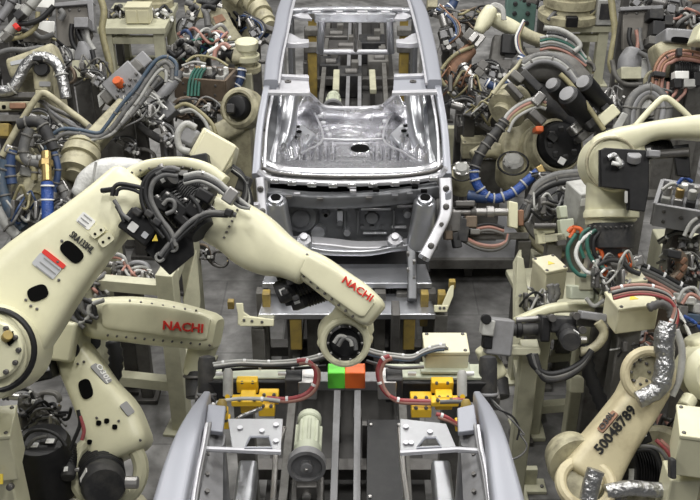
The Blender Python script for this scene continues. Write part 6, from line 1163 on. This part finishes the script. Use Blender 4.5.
for c in ((552, 318), (576, 316), (582, 330)): disc(g, 'bolt_cap', c + (t - .14,), 4, .05, 'dsteel')
column(g, V((530, 344, t + .1)), .12, 'creamg'); boxc(g, 'cradle', (520, 350), 36, 8, .2, 'creamg', t + .08)
g = thing('machine_stand', 'tall cream stand with a post beside bare floor, holding the box-ended gun', 'stand'); q = PZ(524, 428, 0)
stand(g, [q, q + Vector((.75, .1, 0)), q + Vector((.78, .75, 0)), q + Vector((.02, .65, 0))], .98, 'creamg', .11, (.2, .92), topth=.05)
poly(g, 'side_gusset', [(517, 256, 7.0), (523, 258, 7.0), (530, 310, 7.0), (520, 318, 7.0), (515, 300, 7.0)], .04, 'creamg', None, .006); poly(g, 'post_plate', [(514, 262, 7.05), (520, 250, 7.05), (524, 330, 7.0), (514, 350, 6.95)], .05, 'creamg')
for k in range(3): hose(g, 'dark_hose', [(529 + 3 * k, 354), (534 + 3 * k, 366 + 3 * k), (548, 374 + 3 * k), (566, 371 + 3 * k), (582, 362 + 2 * k), (592, 350)], 6.25, .02, ['rubber', 'greyc', 'blackg'][k])
hose(g, 'cream_hook', [(598, 322), (604, 332), (600, 342), (590, 350), (580, 352)], 6.3, .03, 'creamd'); boxc(g, 'hanging_block', (575, 384), 14, 16, .12, 'creamg', 6.6)
g = thing('floor_step', 'low grey steel walkway crossing the floor right of the car front', 'walkway'); A, B = PZ(424, 262, .26), PZ(518, 262, .26)
MB().box(Vector(((A.x + B.x) / 2 + .1, A.y + .55, .23)), (B.x - A.x + .5, 1.1, .06)).build('walkway_plate', 'midg', g, .006); MB().box(Vector(((A.x + B.x) / 2 + .1, A.y + .02, .235)), (B.x - A.x + .5, .05, .1)).build('edge_bar', 'iron', g, .004)
for x in (A.x, B.x + .2, (A.x + B.x) / 2): MB().box(Vector((x, A.y + .3, .1)), (.08, .3, .2)).build('walkway_foot', 'dsteel', g)
g = thing('control_box', 'cream box on a post at the near right edge beside the numbered arm', 'box'); p = P(697, 444, 5.5); jbox(g, p, (.24, .26, .26), 'cream', -12, gland=False); column(g, P(682, 470, 5.6), .17, 'cream'); boxc(g, 'sensor_block', (672, 468), 6, 20, .06, 'blackg', 5.4)
g = thing('industrial_robot', 'cream domed joint at the right edge above the post-mounted box', 'robot', 'cream robots beside the line'); t = 6.0
disc(g, 'domed_joint', (706, 372), 28, .3, 'cream', t, n=36, ch=.35); arm(g, 'joint_arm', [(700, 342, 26), (708, 364, 36), (720, 400, 40)], t + .1, .3, 'cream', 3); cylp(g, 'joint_cap', (690, 398, t - .1), (684, 408, t - .15), 8, 'cream'); column(g, V((730, 400, t + .1)), .4, 'creamd')
hose(g, 'white_hose', [(676, 330), (682, 350), (680, 376), (672, 396)], 5.9, .022, 'lgrey')
g = thing('floor_bracket', 'small cream bracket bolted to the bare floor beside the near car corner', 'bracket'); p = PZ(530, 488, 0); MB().box(p + UP * .015, (.22, .14, .03)).build('foot_plate', 'creamg', g, .005); MB().box(p + Vector((0, .03, .09)), (.09, .05, .16)).build('upright', 'creamg', g, .006)
for dx in (-.08, .08): MB().lathe(p + Vector((dx, -.02, .03)), UP, [(.014, 0), (.014, .012), (.008, .015)], 8).build('bolt', 'dsteel', g)
# ================================================================== finer cable clutter, each bundle strapped to its own bracket
for i, (lab, c, w_, h_, n, ms, r) in enumerate((
    ('thin grey and white wires hanging behind the foil-hosed robot head', (30, 40, 11.0), 60, 20, 9, ['greyc', 'lgrey', 'rubber', 'ygh'], .014),
    ('thin dark wires inside the peak of the bent cream tube on the left', (50, 140, 9.2), 56, 30, 10, ['lgrey', 'rubber', 'greyc', 'creamd'], .011),
    ('thin pale wires across the big gun blocks of the orange-capped robot', (140, 112, 9.3), 50, 30, 9, ['lgrey', 'rubber', 'greyc', 'white'], .010),
    ('thin dark and pale wires between brown fixture box and black ringed motor', (198, 108, 9.9), 52, 20, 9, ['rubber', 'lgrey', 'brown', 'greyc'], .011),
    ('thin grimy wires under the brown-grey panel on the far left', (94, 70, 11.5), 36, 28, 8, ['rubber', 'greyc', 'ygh', 'iron'], .015),
    ('dark hoses heaped in the shade at the far top, between stickered bracket and ringed wrist', (232, 22, 13.4), 36, 24, 10, ['rubber', 'rubber', 'dblue', 'greyc'], .02),
    ('thin cables sprawled beneath the sagging dark blue hose', (494, 104, 10.0), 54, 30, 10, ['rubber', 'ygh', 'greyc', 'lgrey'], .011),
    ('thin rusty and grey wires beside the rusty-plated gun and car roof rail', (462, 84, 10.4), 40, 34, 9, ['rust', 'greyc', 'ygh', 'rubber'], .011),
    ('thin wires behind the domed speckled wrist cap', (470, 18, 12.2), 50, 20, 8, ['rubber', 'greyc', 'brown', 'ygh'], .014),
    ('thin wires bunched between the grey gear housing and pink-hosed robot', (652, 96, 10.2), 40, 24, 9, ['lgrey', 'greyc', 'pink', 'rubber'], .012),
    ('thin wires sprawled across the black servos and conduit hoop', (604, 104, 9.3), 40, 34, 8, ['lgrey', 'greyc', 'rubber', 'steel'], .011),
    ('dark wires in the shade of the curved cream trough', (560, 206, 8.0), 60, 34, 10, ['rubber', 'greyc', 'lgrey', 'iron'], .011),
    ('thin wires strung across the light grey gun with orange clips', (610, 278, 6.5), 50, 40, 10, ['lgrey', 'white', 'greyc', 'rubber'], .007),
    ('thin wires in the shade under the grey open-topped box', (680, 262, 7.2), 44, 34, 9, ['rubber', 'greyc', 'pink', 'lgrey'], .010),
    ('thin cables heaped below the largest junction box near the foil hose', (640, 346, 6.4), 56, 22, 9, ['rubber', 'greyc', 'lgrey', 'pink'], .008),
    ('thin wires along the tall cream post and twin grey conduits', (536, 300, 7.0), 36, 30, 7, ['greyc', 'lgrey', 'rubber'], .009),
    ('thin pale wires beside the brass valve and blue sleeve', (28, 210, 8.5), 44, 40, 9, ['lgrey', 'greyc', 'dblue', 'ygh'], .012),
    ('thin dark wires in the shade behind the near left box and motor', (40, 420, 6.9), 60, 30, 8, ['rubber', 'greyc', 'rubber'], .010),
    ('dark hoses sprawled behind the numbered arm beside its motor', (660, 440, 6.5), 60, 50, 10, ['rubber', 'greyc', 'pink', 'iron'], .012))):
    tangle(lab, c, w_, h_, n, ms, r, 40 + i, dz=.3)
for lab, c, an, sc, bd, ar in (
    ('grimy small gun just left of the tapered grey gear housing', (64, 62, 11.4), 75, .45, 'iron', 'brown'),
    ('dark small gun under the blue-striped hoses at the brass valve', (70, 150, 9.1), 15, .4, 'dsteel', 'iron'),
    ('dark small gun right of the sagging blue hose beneath the domed cap', (520, 84, 10.9), 80, .4, 'blackg', 'iron'),
    ('dark small gun in the shade left of the tall light grey box', (552, 186, 8.6), 30, .5, 'blackg', 'iron'),
    ('dark small gun behind the drag chain at the right edge', (690, 276, 7.3), -20, .5, 'dsteel', 'iron'),
    ('grimy small gun between the grey gear housing and pink hoses', (646, 90, 11.2), -60, .4, 'iron', 'creamd')): weld_gun(lab, c, an, sc, bd, ar)
settle()
